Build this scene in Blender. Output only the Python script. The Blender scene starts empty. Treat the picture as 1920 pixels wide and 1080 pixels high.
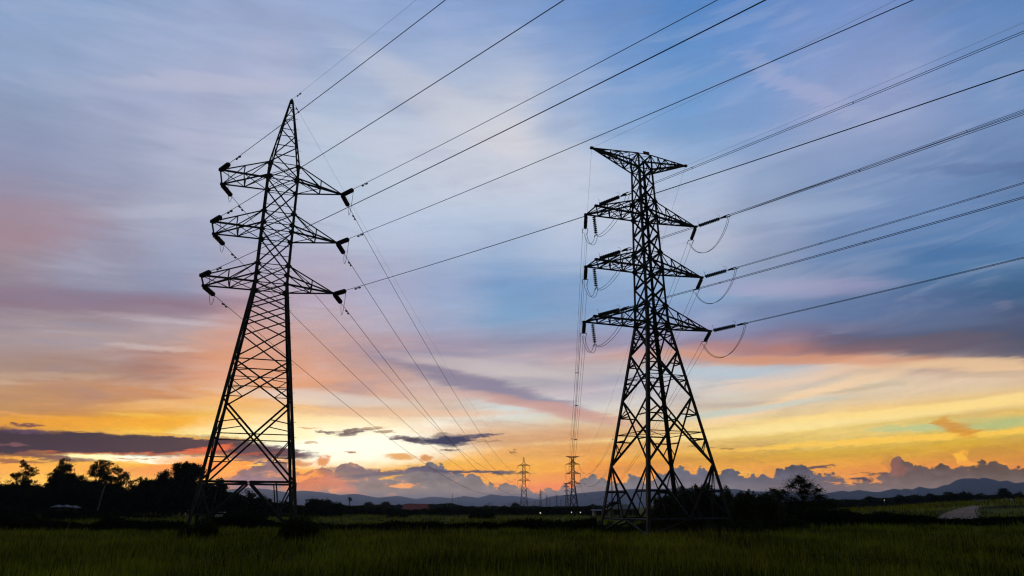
import bpy, math, random
import numpy as np
from mathutils import Vector, Matrix

R = math.radians
scene = bpy.context.scene
COL = scene.collection

# ------------------------------------------------------------------ camera
CAM_H = 2.5
HAZE_D = 0.00008              # density of the evening air
HAZE_TOP = 335.0
F = 1280.0                      # focal length in photo pixels (1920 wide)
PITCH = math.atan(410 / 1280)
cam = bpy.data.cameras.new('camera')
cam_o = bpy.data.objects.new('camera', cam)
COL.objects.link(cam_o)
cam.sensor_width = 36.0
cam.lens = 36.0 * F / 1920
cam.clip_start = 0.1
cam.clip_end = 80000
cam_o.location = (0, 0, CAM_H)
cam_o.rotation_euler = (math.pi / 2 + PITCH, 0, 0)
scene.camera = cam_o

scene.render.engine = 'CYCLES'
cy = scene.cycles
cy.max_bounces = 4
cy.diffuse_bounces = 2
cy.glossy_bounces = 2
cy.transmission_bounces = 2
cy.transparent_max_bounces = 6
cy.volume_bounces = 1
cy.use_denoising = True
cy.sample_clamp_indirect = 4
scene.view_settings.view_transform = 'Standard'
scene.view_settings.look = 'None'
scene.view_settings.exposure = 0
scene.view_settings.gamma = 1
cy.filter_width = 1.2
cy.pixel_filter_type = 'BLACKMAN_HARRIS'


def direction(px, py):
    """world direction through a point of the photograph (1920 x 1080)"""
    u = (px - 960) / F
    v = (540 - py) / F
    c, s = math.cos(PITCH), math.sin(PITCH)
    return Vector((u, c - s * v, s + c * v)).normalized()


def azel(px, py):
    d = direction(px, py)
    return math.degrees(math.atan2(d.x, d.y)), math.degrees(math.asin(d.z))


def lin(c):
    out = []
    for v in c:
        v = v / 255.0
        out.append(v / 12.92 if v <= 0.04045 else ((v + 0.055) / 1.055) ** 2.4)
    return out


# ------------------------------------------------------------------ sky
# colours of the evening clouds, read at grid points of the sky
GX = [0, 160, 320, 480, 640, 800, 960, 1120, 1280, 1440, 1600, 1760, 1920]
GRID = {
 -120: [(120,155,200),(125,158,200),(130,158,200),(135,158,202),(132,158,202),(122,152,202),(110,146,202),(95,136,198),(80,130,194),(88,132,196),(105,138,198),(98,134,190),(88,130,186)],
 0: [(140,168,208),(146,170,208),(152,174,210),(158,174,212),(152,173,212),(142,168,212),(132,162,210),(112,148,204),(86,136,198),(92,138,202),(122,148,204),(104,138,192),(92,134,188)],
 70: [(150,172,208),(160,176,210),(162,177,210),(160,175,212),(160,178,212),(148,171,214),(145,170,213),(116,152,206),(103,147,205),(108,146,204),(136,157,205),(116,147,198),(98,140,190)],
 135: [(148,170,204),(154,172,206),(170,180,211),(184,187,212),(165,182,214),(164,184,216),(178,192,216),(122,156,208),(108,152,206),(120,154,207),(155,166,205),(126,152,200),(116,148,196)],
 200: [(150,166,198),(155,172,205),(174,179,210),(176,186,212),(172,189,215),(194,199,217),(202,206,219),(142,173,214),(118,160,210),(128,159,208),(160,169,206),(138,160,203),(118,150,196)],
 265: [(152,162,194),(160,170,200),(180,185,212),(192,198,218),(188,203,223),(200,206,222),(208,210,220),(162,184,217),(126,168,214),(140,166,211),(156,170,207),(146,165,207),(112,144,190)],
 330: [(154,156,186),(160,166,196),(178,186,210),(190,198,217),(188,203,222),(200,207,222),(203,208,222),(186,200,222),(172,190,219),(154,174,210),(136,162,204),(114,144,190),(90,122,170)],
 400: [(162,142,158),(158,152,176),(174,178,200),(186,192,214),(190,201,223),(188,203,225),(188,202,223),(198,206,223),(186,196,218),(160,177,207),(122,152,198),(116,148,195),(110,146,192)],
 460: [(164,142,154),(160,154,176),(168,174,202),(174,180,204),(188,194,213),(178,193,219),(172,192,220),(186,198,220),(192,198,216),(154,168,202),(106,140,188),(84,128,178),(92,136,186)],
 510: [(160,148,160),(162,162,184),(162,176,203),(178,170,190),(180,172,192),(164,178,208),(134,165,206),(150,178,213),(168,188,214),(152,167,198),(108,140,184),(90,134,180),(76,116,156)],
 545: [(142,128,148),(138,132,158),(142,143,173),(182,160,174),(182,172,194),(166,173,204),(116,154,198),(130,160,200),(144,173,208),(148,164,198),(116,138,178),(88,114,156),(66,102,142)],
 575: [(146,124,138),(140,121,138),(146,124,140),(186,150,155),(182,172,192),(166,178,207),(124,164,203),(134,164,204),(134,164,204),(138,158,194),(94,122,164),(78,106,148),(68,94,132)],
 605: [(172,160,168),(174,160,168),(182,166,176),(202,160,155),(190,174,182),(172,174,200),(146,172,203),(148,172,204),(148,164,199),(128,138,178),(96,112,154),(82,102,144),(72,90,126)],
 635: [(180,162,164),(188,170,168),(192,168,166),(218,166,148),(200,166,162),(158,148,172),(142,146,174),(148,146,174),(152,142,170),(144,126,148),(116,106,130),(84,92,118),(74,84,108)],
 662: [(176,154,152),(178,150,146),(180,142,134),(222,164,134),(190,155,152),(158,144,162),(166,152,168),(200,166,166),(212,160,138),(204,142,114),(160,120,115),(92,92,108),(100,100,110)],
 685: [(176,150,143),(174,142,130),(172,130,120),(226,160,126),(205,164,150),(164,150,162),(200,190,192),(200,186,182),(198,184,182),(190,178,172),(205,172,150),(222,182,156),(234,196,160)],
 710: [(184,157,140),(180,150,134),(178,138,126),(230,160,118),(216,166,144),(194,164,156),(158,156,168),(180,176,186),(188,194,204),(212,198,190),(222,204,180),(224,206,184),(206,184,158)],
 735: [(188,150,120),(193,145,116),(204,148,115),(240,180,122),(216,164,142),(206,176,168),(196,182,182),(182,168,184),(190,198,203),(232,214,190),(224,206,180),(224,200,166),(240,200,138)],
 765: [(190,148,108),(200,150,110),(214,155,106),(250,202,130),(236,196,158),(224,188,158),(212,222,222),(200,200,204),(214,206,190),(230,210,175),(242,206,150),(248,210,142),(228,190,114)],
 790: [(205,150,100),(214,155,95),(243,180,86),(252,204,106),(250,218,160),(252,240,220),(225,220,205),(215,198,168),(234,206,166),(246,222,162),(238,210,142),(220,196,132),(196,192,130)],
 815: [(248,182,84),(252,190,84),(254,215,110),(255,230,160),(255,248,215),(255,250,238),(230,210,182),(220,180,142),(234,204,142),(242,214,142),(230,204,132),(222,198,114),(212,184,98)],
 845: [(250,190,74),(253,212,100),(255,240,170),(253,210,110),(255,252,225),(255,245,195),(236,188,116),(225,170,112),(232,198,122),(212,194,112),(210,184,102),(218,180,86),(222,174,76)],
 860: [(250,184,60),(252,205,90),(255,245,190),(253,205,100),(255,240,180),(250,205,110),(240,184,100),(230,168,96),(236,188,98),(222,186,92),(222,180,84),(226,176,76),(228,168,72)],
 875: [(246,180,50),(252,200,70),(252,196,80),(252,180,70),(250,205,100),(248,198,104),(245,185,95),(236,166,86),(238,180,82),(232,178,76),(232,174,70),(234,170,66),(234,160,70)],
 892: [(250,190,34),(252,198,34),(245,174,36),(252,170,60),(246,180,92),(244,172,100),(250,192,76),(240,174,78),(238,178,80),(234,174,76),(234,168,72),(232,160,74),(228,150,76)],
 915: [(250,188,34),(253,204,36),(248,172,24),(252,150,44),(226,148,108),(200,152,130),(244,160,64),(240,156,66),(210,160,110),(200,150,110),(180,140,120),(150,130,130),(140,125,130)],
 950: [(200,140,60),(200,145,60),(200,130,50),(200,130,80),(170,140,130),(150,140,150),(150,140,150),(140,140,155),(140,140,155),(135,135,155),(130,130,150),(120,125,145),(110,115,135)],
}
GY = sorted(GRID)


def deep(y, i):
    """the sheets are darker out to both sides"""
    if 265 <= y <= 640 and i >= 9:
        return .945
    if 200 <= y <= 720 and i <= 2:
        return .95
    return .985 if y < 640 else 1.0


GA = np.array([[lin((c[0] * deep(y, i), c[1] * (.95 if y >= 845 else 1) * deep(y, i), c[2] * deep(y, i))) for i, c in enumerate(GRID[y])] for y in GY])


def sky_rgb(az, el):
    a, e = R(az), R(el)
    d = Vector((math.sin(a) * math.cos(e), math.cos(a) * math.cos(e), math.sin(e)))
    c, s = math.cos(PITCH), math.sin(PITCH)
    dep = d.y * c + d.z * s
    px = 960 + F * d.x / dep
    py = 540 - F * (d.z * c - d.y * s) / dep
    fx = min(max(np.interp(px, GX, range(len(GX))), 0), len(GX) - 1.001)
    fy = min(max(np.interp(py, GY, range(len(GY))), 0), len(GY) - 1.001)
    i, j = int(fx), int(fy)
    fx -= i
    fy -= j
    a00, a01, a10, a11 = GA[j, i], GA[j, i + 1], GA[j + 1, i], GA[j + 1, i + 1]
    return (a00 * (1 - fx) + a01 * fx) * (1 - fy) + (a10 * (1 - fx) + a11 * fx) * fy


world = bpy.data.worlds.new('World')
scene.world = world
world.use_nodes = True
wt = world.node_tree
wt.nodes.clear()
wn, wl = wt.nodes, wt.links


def setin(sock, v):
    if isinstance(v, bpy.types.NodeSocket):
        wl.new(v, sock)
    else:
        sock.default_value = v


def wmath(op, a, b=None, c=None, clamp=False):
    n = wn.new('ShaderNodeMath')
    n.operation = op
    n.use_clamp = clamp
    setin(n.inputs[0], a)
    if b is not None:
        setin(n.inputs[1], b)
    if c is not None:
        setin(n.inputs[2], c)
    return n.outputs[0]


def wsmooth(v, a, b, lo=0.0, hi=1.0):
    n = wn.new('ShaderNodeMapRange')
    n.interpolation_type = 'SMOOTHSTEP'
    setin(n.inputs['Value'], v)
    n.inputs['From Min'].default_value = a
    n.inputs['From Max'].default_value = b
    n.inputs['To Min'].default_value = lo
    n.inputs['To Max'].default_value = hi
    return n.outputs[0]


def wmix(fac, a, b, mode='MIX'):
    n = wn.new('ShaderNodeMix')
    n.data_type = 'RGBA'
    n.blend_type = mode
    setin(n.inputs[0], fac)
    setin(n.inputs[6], a)
    setin(n.inputs[7], b)
    return n.outputs[2]


def wcomb(x, y, z=0.0):
    n = wn.new('ShaderNodeCombineXYZ')
    setin(n.inputs[0], x)
    setin(n.inputs[1], y)
    setin(n.inputs[2], z)
    return n.outputs[0]


def wnoise(vec, scale, detail=3, rough=0.5, dist=0.0):
    n = wn.new('ShaderNodeTexNoise')
    n.noise_dimensions = '3D'
    wl.new(vec, n.inputs['Vector'])
    n.inputs['Scale'].default_value = scale
    n.inputs['Detail'].default_value = detail
    n.inputs['Roughness'].default_value = rough
    n.inputs['Distortion'].default_value = dist
    return n


def c4(c, k=1.0):
    l = lin(c)
    if min(c[0], c[1]) > 238:
        k *= 1.12
    return (l[0] * k, l[1] * k, l[2] * k, 1.0)


tc = wn.new('ShaderNodeTexCoord')
sep = wn.new('ShaderNodeSeparateXYZ')
wl.new(tc.outputs['Generated'], sep.inputs[0])
AZ = wmath('MULTIPLY', wmath('ARCTAN2', sep.outputs[0], sep.outputs[1]), 180 / math.pi)
EL = wmath('MULTIPLY', wmath('ARCSINE', sep.outputs[2]), 180 / math.pi)

# long soft streaks: the clouds are pulled out almost level, tilting up to the right
TILT = wmath('MULTIPLY', AZ, -0.07)
EL_T = wmath('ADD', EL, TILT)
stretch = wcomb(wmath('MULTIPLY', AZ, 0.055), wmath('MULTIPLY', EL_T, 0.42), 3.1)
n1 = wnoise(stretch, 1.0, 5, 0.55, 0.6)
n1s = wn.new('ShaderNodeSeparateColor')
wl.new(n1.outputs['Color'], n1s.inputs[0])
amp = wsmooth(EL, 0.5, 14.0, 0.5, 2.6)
wobble = wmath('MULTIPLY', wmath('SUBTRACT', n1s.outputs[0], 0.5), amp)
EL_W = wmath('ADD', EL, wobble)
AZ_W = wmath('ADD', AZ, wmath('MULTIPLY', wmath('SUBTRACT', n1s.outputs[1], 0.5), 5.0))

ELS = [-1.5, 0, .8, 1.5, 2.1, 2.7, 3.2, 3.8, 4.5, 5.3, 6.1, 7.0, 7.9, 8.9, 9.9, 10.9, 12.0, 13.2, 14.5, 16.0, 18.0, 20.5, 23.5, 26.5, 30, 34, 39, 45]
AZS = [-45, -39, -33, -27.5, -22, -16.5, -11, -5.5, 0, 5.5, 11, 16.5, 22, 27.5, 33, 39, 45]
el_norm = wmath('DIVIDE', wmath('ADD', EL_W, 1.5), 46.5, clamp=True)
ramps = []
for az in AZS:
    rn = wn.new('ShaderNodeValToRGB')
    wl.new(el_norm, rn.inputs[0])
    cr = rn.color_ramp
    cr.interpolation = 'LINEAR'
    for k, e in enumerate(ELS):
        pos = (e + 1.5) / 46.5
        if k == 0:
            st = cr.elements[0]
            st.position = pos
        elif k == len(ELS) - 1:
            st = cr.elements[-1]
            st.position = 1.0
        else:
            st = cr.elements.new(pos)
        c = sky_rgb(az, e)
        st.color = (c[0], c[1], c[2], 1)
    ramps.append(rn.outputs[0])
base = ramps[0]
for k in range(1, len(AZS)):
    base = wmix(wsmooth(AZ_W, AZS[k - 1], AZS[k]), base, ramps[k])

# fine streaky light and shade within the cloud sheets
fine = wcomb(wmath('MULTIPLY', AZ, 0.16), wmath('MULTIPLY', EL_T, 1.15), 7.7)
n2 = wnoise(fine, 1.0, 6, 0.6, 0.9)
streak = wmath('ADD', wmath('MULTIPLY', wmath('SUBTRACT', n2.outputs['Fac'], 0.5), wsmooth(EL, 6, 20, 0.40, 0.19)), 1.0)
n3 = wnoise(wcomb(wmath('MULTIPLY', AZ, 0.05), wmath('MULTIPLY', EL_T, 0.12), 1.3), 1.0, 4, 0.55, 0.3)
soft = wmath('ADD', wmath('MULTIPLY', wmath('SUBTRACT', n3.outputs['Fac'], 0.5), 0.14), 1.0)


def wscale(col, k):
    """colour times number, without socket conversions"""
    cc = wn.new('ShaderNodeCombineColor')
    for i in range(3):
        setin(cc.inputs[i], k)
    return wmix(1.0, col, cc.outputs[0], 'MULTIPLY')


AIR_C = (0.075, 0.125, 0.23, 1.0)
sky = wscale(base, wmath('MULTIPLY', streak, soft))

# thin darker and paler veils drawn out across the sheets
n4 = wnoise(wcomb(wmath('MULTIPLY', AZ, 0.075), wmath('MULTIPLY', EL_T, 0.5), 12.0), 1.0, 5, 0.58, 0.7)
sky = wmix(wmath('MULTIPLY', wsmooth(n4.outputs['Fac'], 0.48, 0.68, 0.0, 1.0), wsmooth(EL, 8, 18, 0.34, 0.2)), sky, wmix(wsmooth(EL, 5, 12), (0.42, 0.22, 0.16, 1), (0.22, 0.28, 0.45, 1)))
sky = wmix(wmath('MULTIPLY', wsmooth(n4.outputs['Fac'], 0.50, 0.32, 0.0, 1.0), wsmooth(EL, 8, 18, 0.26, 0.14)), sky, wmix(wsmooth(EL, 5, 12), (0.95, 0.68, 0.36, 1), (0.56, 0.58, 0.72, 1)))

# warped coordinates for ragged cloud edges
puffn = wnoise(wcomb(wmath('MULTIPLY', AZ, 1.0), wmath('MULTIPLY', EL, 1.35), 5.0), 0.9, 6, 0.62, 0.2)
ps = wn.new('ShaderNodeSeparateColor')
wl.new(puffn.outputs['Color'], ps.inputs[0])
PUFF = wcomb(wmath('ADD', AZ, wmath('MULTIPLY', wmath('SUBTRACT', ps.outputs[0], 0.5), 1.9)),
             wmath('ADD', EL, wmath('MULTIPLY', wmath('SUBTRACT', ps.outputs[1], 0.5), 1.3)))
ragn = wnoise(wcomb(wmath('MULTIPLY', AZ, 0.45), wmath('MULTIPLY', EL_T, 2.4), 2.0), 1.0, 6, 0.62, 0.4)
rs = wn.new('ShaderNodeSeparateColor')
wl.new(ragn.outputs['Color'], rs.inputs[0])
fn = wnoise(wcomb(wmath('MULTIPLY', AZ, 1.6), wmath('MULTIPLY', EL, 4.2), 4.4), 1.0, 6, 0.7, 0.3)
fs = wn.new('ShaderNodeSeparateColor')
wl.new(fn.outputs['Color'], fs.inputs[0])
RAG = wcomb(wmath('ADD', wmath('ADD', AZ, wmath('MULTIPLY', wmath('SUBTRACT', rs.outputs[0], 0.5), 3.2)), wmath('MULTIPLY', wmath('SUBTRACT', fs.outputs[0], 0.5), 2.4)),
            wmath('ADD', wmath('ADD', EL, wmath('MULTIPLY', wmath('SUBTRACT', rs.outputs[1], 0.5), 0.7)), wmath('MULTIPLY', wmath('SUBTRACT', fs.outputs[1], 0.5), 0.42)))
WISP = wcomb(wmath('ADD', AZ, wmath('MULTIPLY', wmath('SUBTRACT', n2.outputs['Fac'], 0.5), 6.0)),
             wmath('ADD', EL, wmath('MULTIPLY', wmath('SUBTRACT', n1s.outputs[2], 0.5), 1.6)))


def cloud(src, px, py, rx, ry, col, alpha=1.0, edge=0.35, slope=0.0, warp=None):
    """one cloud: an ellipse of sky with ragged edges; slope = rise to the right, px per px"""
    a0, e0 = azel(px, py)
    a1, e1 = azel(px + rx, py - slope * rx)
    a2, e2 = azel(px, py - ry)
    ra = math.hypot(a1 - a0, e1 - e0)
    rb = abs(e2 - e0)
    rot = math.atan2(e1 - e0, a1 - a0)
    src_v = warp if warp is not None else RAG
    ax = (math.cos(rot) / ra, math.sin(rot) / ra, 0)
    ay = (-math.sin(rot) / rb, math.cos(rot) / rb, 0)
    q = []
    for v in (ax, ay):
        dn = wn.new('ShaderNodeVectorMath')
        dn.operation = 'DOT_PRODUCT'
        wl.new(src_v, dn.inputs[0])
        dn.inputs[1].default_value = v
        q.append(wmath('SUBTRACT', dn.outputs['Value'], a0 * v[0] + e0 * v[1]))
    d2 = wmath('MULTIPLY_ADD', q[0], q[0], wmath('MULTIPLY', q[1], q[1]))
    m = wsmooth(d2, (1 + edge) ** 2, (1 - edge) ** 2, 0.0, alpha)
    return wmix(m, src, c4(col) if not isinstance(col, bpy.types.NodeSocket) else col)


S = sky
# broad soft streaks
for a in [
    (920, 728, 150, 13, (134, 128, 152), .85, .8, -.27), (1040, 768, 130, 9, (214, 164, 150), .7, .8, -.17),
    (930, 690, 120, 9, (205, 195, 195), .6, .9, -.12),
    (1000, 815, 140, 14, (214, 160, 118), .6, .9, .02), (1060, 845, 90, 10, (222, 165, 110), .6, .9, .1),
    (1560, 792, 420, 8, (255, 232, 170), .8, .9, .105), (1700, 770, 300, 6, (255, 222, 150), .6, .9, .1),
    (1680, 824, 330, 4.5, (255, 208, 118), .85, .8, .075), (1500, 744, 150, 9, (252, 218, 178), .7, .9, .25),
    (1520, 700, 140, 8, (250, 216, 186), .5, .9, .18), (1620, 727, 60, 4, (200, 184, 160), .7, .9, .16),
    (1735, 802, 85, 6, (186, 202, 156), .8, .7, .03), (1885, 793, 60, 8, (172, 190, 142), .7, .8, .1),
    (1790, 803, 32, 9, (214, 152, 90), .85, .7, -.3), (1860, 700, 80, 6, (200, 176, 154), .6, .9, .0),
    (1520, 652, 190, 9, (176, 122, 116), .55, .9, -.02), (1480, 672, 200, 8, (214, 150, 118), .7, .8, -.03),
    (1640, 612, 130, 8, (130, 116, 132), .6, .8, -.02), (1872, 573, 16, 9, (112, 120, 148), .7, .8, 0),
    (1800, 470, 90, 10, (70, 112, 162), .55, .9, .05), (1880, 320, 130, 9, (88, 110, 156), .45, 1., .02),
    (290, 598, 80, 4, (200, 188, 194), .5, 1., -.1), (290, 652, 60, 3.5, (210, 192, 186), .55, 1., -.06),
    (80, 705, 110, 5, (196, 168, 148), .5, .9, .0), (60, 778, 70, 2.5, (228, 166, 112), .7, .9, -.1),
    (350, 752, 90, 9, (250, 200, 136), .5, .9, .05), (360, 786, 100, 4, (255, 214, 120), .5, .9, -.06),
    (460, 690, 100, 46, (236, 164, 122), .3, 1., .0), (250, 790, 200, 9, (248, 176, 84), .6, .9, -.02), (600, 745, 120, 10, (226, 222, 216), .55, .9, -.08), (760, 775, 160, 5, (232, 190, 160), .6, .9, .0),
    (890, 225, 170, 26, (216, 214, 218), .35, 1., -.45), (1500, 165, 90, 14, (176, 178, 210), .4, 1., -.45),
    (400, 160, 130, 12, (192, 192, 212), .5, 1., .0), (800, 300, 200, 20, (205, 208, 222), .35, 1., -.2),
    (330, 400, 110, 9, (190, 192, 210), .45, 1., .03), (40, 420, 110, 30, (168, 140, 150), .45, 1., .0),
    (180, 570, 260, 16, (142, 120, 138), .6, .8, -.01), (560, 480, 60, 14, (172, 166, 192), .5, 1., 0),
]:
    S = cloud(S, *a[:4], a[4], a[5], a[6], a[7], WISP if a[3] > 7 else RAG)
for a in [
    (1850, 628, 210, 40, (82, 90, 114), .8, .7, .0), (1700, 648, 150, 15, (108, 98, 112), .75, .8, .0), (1600, 585, 200, 26, (104, 126, 166), .5, .9, -.05),
    (1860, 684, 190, 7, (236, 200, 162), .85, .8, .03), (1350, 698, 120, 11, (184, 200, 212), .8, .8, .02), (1400, 764, 120, 5, (192, 206, 200), .7, .9, .12),
    (1330, 540, 130, 20, (142, 172, 206), .45, .9, 0), (1490, 536, 120, 14, (172, 164, 196), .5, 1., .02), (1470, 400, 120, 12, (168, 184, 212), .45, 1., .1),
]:
    S = cloud(S, *a[:4], a[4], a[5], a[6], a[7], WISP)
# the burning band under the left bank and the glow round the hidden sun
glowv = (1.25, 1.0, .62, 1)
for a in [
    (240, 857, 130, 7, (255, 246, 190), .95, .5, .01), (340, 858, 110, 9, (255, 252, 232), 1, .5, 0),
    (635, 838, 150, 26, (255, 252, 232), .95, .9, .0), (470, 815, 90, 12, (255, 238, 176), .8, .9, .0), (560, 800, 120, 16, (255, 240, 200), .5, .9, .0),
    (390, 904, 22, 13, (255, 226, 120), 1, .9, 0), (392, 896, 80, 30, (255, 146, 44), .75, 1., 0),
    (440, 868, 80, 18, (255, 158, 62), .6, 1., 0), (450, 921, 30, 4, (255, 190, 90), .9, .7, 0), (200, 905, 200, 12, (255, 206, 44), .6, .9, 0),
    (330, 885, 120, 8, (240, 160, 60), .6, .8, 0),
]:
    S = cloud(S, *a[:4], a[4], a[5], a[6], a[7], RAG)

# cumulus bank along the skyline: profile of its top
TOPS = [(395, 930), (425, 905), (445, 888), (455, 878), (470, 874), (486, 866), (500, 862), (525, 864), (540, 878), (556, 884), (570, 884), (590, 880), (603, 871), (612, 872), (620, 878), (640, 873), (650, 870), (672, 871), (685, 877), (697, 886), (730, 884), (765, 880), (795, 874), (806, 866), (813, 864), (822, 870), (832, 876), (846, 884), (860, 888), (875, 889), (890, 887), (902, 893), (908, 908), (935, 910), (947, 906), (955, 908), (965, 913), (985, 912), (998, 920), (1012, 928), (1022, 918), (1040, 914), (1058, 913), (1072, 917), (1085, 906), (1096, 896), (1106, 894), (1115, 891), (1124, 898), (1140, 902), (1163, 907), (1172, 902), (1181, 892), (1190, 890), (1204, 895), (1210, 904), (1222, 905), (1230, 890), (1245, 884), (1262, 882), (1272, 878), (1288, 880), (1296, 888), (1302, 884), (1310, 877), (1320, 878), (1330, 886), (1342, 893), (1350, 888), (1362, 879), (1372, 878), (1380, 886), (1392, 894), (1405, 893), (1414, 884), (1420, 892), (1432, 890), (1440, 895), (1449, 896), (1453, 886), (1463, 879), (1478, 878), (1490, 871), (1500, 871), (1510, 876), (1520, 884), (1532, 889), (1555, 888), (1572, 893), (1584, 903), (1620, 902), (1645, 893), (1660, 887), (1668, 882), (1673, 864), (1680, 856), (1688, 858), (1696, 868), (1706, 868), (1718, 872), (1740, 874), (1756, 877), (1764, 870), (1775, 874), (1790, 875), (1800, 870), (1830, 870), (1850, 868), (1880, 868), (1895, 874), (1920, 877), (1980, 880)]
SPLIT = azel(1150, 890)[0]


def profile(points, lo, hi):
    fc = wn.new('ShaderNodeFloatCurve')
    cm = fc.mapping
    cm.use_clip = False
    cv = cm.curves[0]
    pts = []
    for px, py in points:
        a, e = azel(px, py)
        pts.append(((a - lo) / (hi - lo), e / 10.0))
    pts = [p for p in pts if -0.02 <= p[0] <= 1.02]
    cv.points[0].location = pts[0]
    cv.points[1].location = pts[-1]
    for p in pts[1:-1]:
        cv.points.new(*p)
    for p in cv.points:
        p.handle_type = 'VECTOR'
    cm.update()
    setin(fc.inputs['Value'], wmath('DIVIDE', wmath('SUBTRACT', AZ_P, lo), hi - lo, clamp=True))
    return wmath('MULTIPLY', fc.outputs[0], 10.0)


AZ_P = wmath('ADD', AZ, wmath('MULTIPLY', wmath('SUBTRACT', ps.outputs[2], 0.5), 0.35))
loA, hiA = azel(395, 900)[0], azel(1150, 900)[0]
loB, hiB = azel(1120, 900)[0], azel(1980, 900)[0]
topA = profile(TOPS, loA, hiA)
topB = profile(TOPS, loB, hiB)
side = wmath('GREATER_THAN', AZ, SPLIT)
top = wmath('ADD', wmath('MULTIPLY', topA, wmath('SUBTRACT', 1.0, side)), wmath('MULTIPLY', topB, side))


def billow(scale, seed):
    v = wn.new('ShaderNodeTexVoronoi')
    v.voronoi_dimensions = '2D'
    v.feature = 'SMOOTH_F1'
    v.inputs['Smoothness'].default_value = 0.25
    v.inputs['Scale'].default_value = scale
    wl.new(wcomb(wmath('ADD', AZ, seed), wmath('MULTIPLY', EL, 1.15)), v.inputs['Vector'])
    return wmath('SUBTRACT', 0.45, v.outputs['Distance'])


b1, b2 = billow(1.25, 3.0), billow(3.2, 11.0)
bsum = wmath('ADD', wmath('MULTIPLY', b1, 0.5), wmath('MULTIPLY', b2, 0.24))
elp = wmath('SUBTRACT', wmath('ADD', EL, wmath('MULTIPLY', wmath('SUBTRACT', ps.outputs[1], 0.5), 0.5)), bsum)
bank_m = wsmooth(wmath('SUBTRACT', top, elp), -0.03, 0.09)
bank_m = wmath('MULTIPLY', bank_m, wsmooth(AZ, azel(400, 900)[0], azel(450, 900)[0]))
# colour of the bank: along the skyline, lit rims, hazy base
br = wn.new('ShaderNodeValToRGB')
setin(br.inputs[0], wmath('DIVIDE', wmath('ADD', AZ, 30), 70, clamp=True))
BC = [(395, (200, 130, 110)), (450, (150, 122, 140)), (520, (142, 122, 142)), (575, (196, 134, 122)), (640, (152, 132, 142)), (720, (140, 130, 144)), (820, (122, 124, 144)), (960, (128, 124, 140)), (1060, (126, 122, 138)), (1150, (118, 124, 148)), (1300, (108, 116, 146)), (1480, (94, 100, 130)), (1560, (104, 102, 126)), (1650, (122, 108, 120)), (1760, (106, 98, 112)), (1920, (102, 94, 104))]
for k, (px, c) in enumerate(BC):
    pos = (azel(px, 900)[0] + 30) / 70
    st = br.color_ramp.elements[0] if k == 0 else (br.color_ramp.elements[-1] if k == len(BC) - 1 else br.color_ramp.elements.new(pos))
    st.position = pos
    st.color = c4((c[0] * .95, c[1] * .93, c[2] * .86))
inner = wnoise(wcomb(wmath('MULTIPLY', AZ, 0.5), wmath('MULTIPLY', EL, 1.6), 9.0), 1.0, 6, 0.6, 0.5)
bshade = wmath('ADD', 1.0, wmath('MULTIPLY', wmath('SUBTRACT', inner.outputs['Fac'], 0.5), 0.9))
bshade = wmath('SUBTRACT', bshade, wmath('MULTIPLY', bsum, 0.55))
bankc = wmix(wsmooth(EL, 3.0, 0.6, 0, 0.55), wscale(br.outputs[0], bshade), c4((146, 140, 150)))
glow_in = wsmooth(inner.outputs['Fac'], 0.56, 0.72, 0, 0.75)
glow_in = wmath('MULTIPLY', glow_in, wsmooth(AZ, azel(1000, 900)[0], azel(560, 900)[0]))
bankc = wmix(glow_in, bankc, c4((246, 170, 130)))
S = wmix(bank_m, S, bankc)
# stratus streaks, ragged dark clouds and rosy details
for a in [
    (585, 905, 40, 12, (222, 138, 112), .7, .9, .1), (640, 912, 30, 7, (214, 142, 128), .6, .9, -.5),
    (755, 911, 24, 3, (252, 178, 130), .9, .7, 0), (738, 895, 16, 2.6, (250, 190, 110), .9, .7, .1), (575, 893, 24, 5, (252, 170, 84), .9, .7, .2),
    (430, 882, 20, 9, (255, 180, 90), .8, .8, .4), (478, 872, 18, 3, (255, 205, 120), .9, .6, .1), (460, 905, 60, 8, (150, 124, 146), .7, .8, 0),
    (865, 884.5, 105, 2.6, (88, 90, 112), 1, .5, -.02), (805, 880, 30, 3.5, (88, 88, 112), 1, .5, -.08),
    (720, 887, 70, 3.2, (112, 106, 122), .9, .6, .08), (660, 880, 40, 3, (126, 112, 124), .8, .6, .0),
    (607, 866, 11, 8, (222, 144, 96), .9, .6, 0), (560, 868, 24, 5, (206, 140, 104), .8, .6, 0),
    (750, 857, 24, 4, (228, 162, 92), .85, .7, 0), (801, 857, 11, 6.5, (214, 148, 98), .9, .6, 0),
    (1675, 874, 9, 14, (170, 116, 110), .45, 1., .5), (1800, 858, 9, 9, (255, 196, 92), .95, .6, 0), (1812, 868, 13, 5, (244, 176, 96), .9, .7, -.4),
    (1545, 877, 24, 2.6, (104, 92, 104), 1, .5, .12), (1622, 888, 34, 2.0, (104, 92, 104), 1, .5, .04), (1618, 897, 20, 3.6, (88, 84, 104), 1, .5, 0),
    (1600, 891.5, 28, 3, (238, 164, 90), .9, .6, .1), (1645, 901, 9, 3, (240, 164, 100), .95, .6, 0), (1588, 906, 5, 3, (240, 168, 120), .8, .6, .5), (1560, 905, 9, 2, (238, 160, 110), .8, .6, 0),
    (1316, 837, 24, 1.4, (140, 112, 92), .8, .6, -.03), (1357, 842, 14, 1.3, (150, 120, 90), .8, .6, 0),
]:
    S = cloud(S, *a[:4], a[4], a[5], a[6], a[7], PUFF if a[3] > 4.5 and a[2] < 40 else RAG)
bankl = (60, 57, 74)
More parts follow.
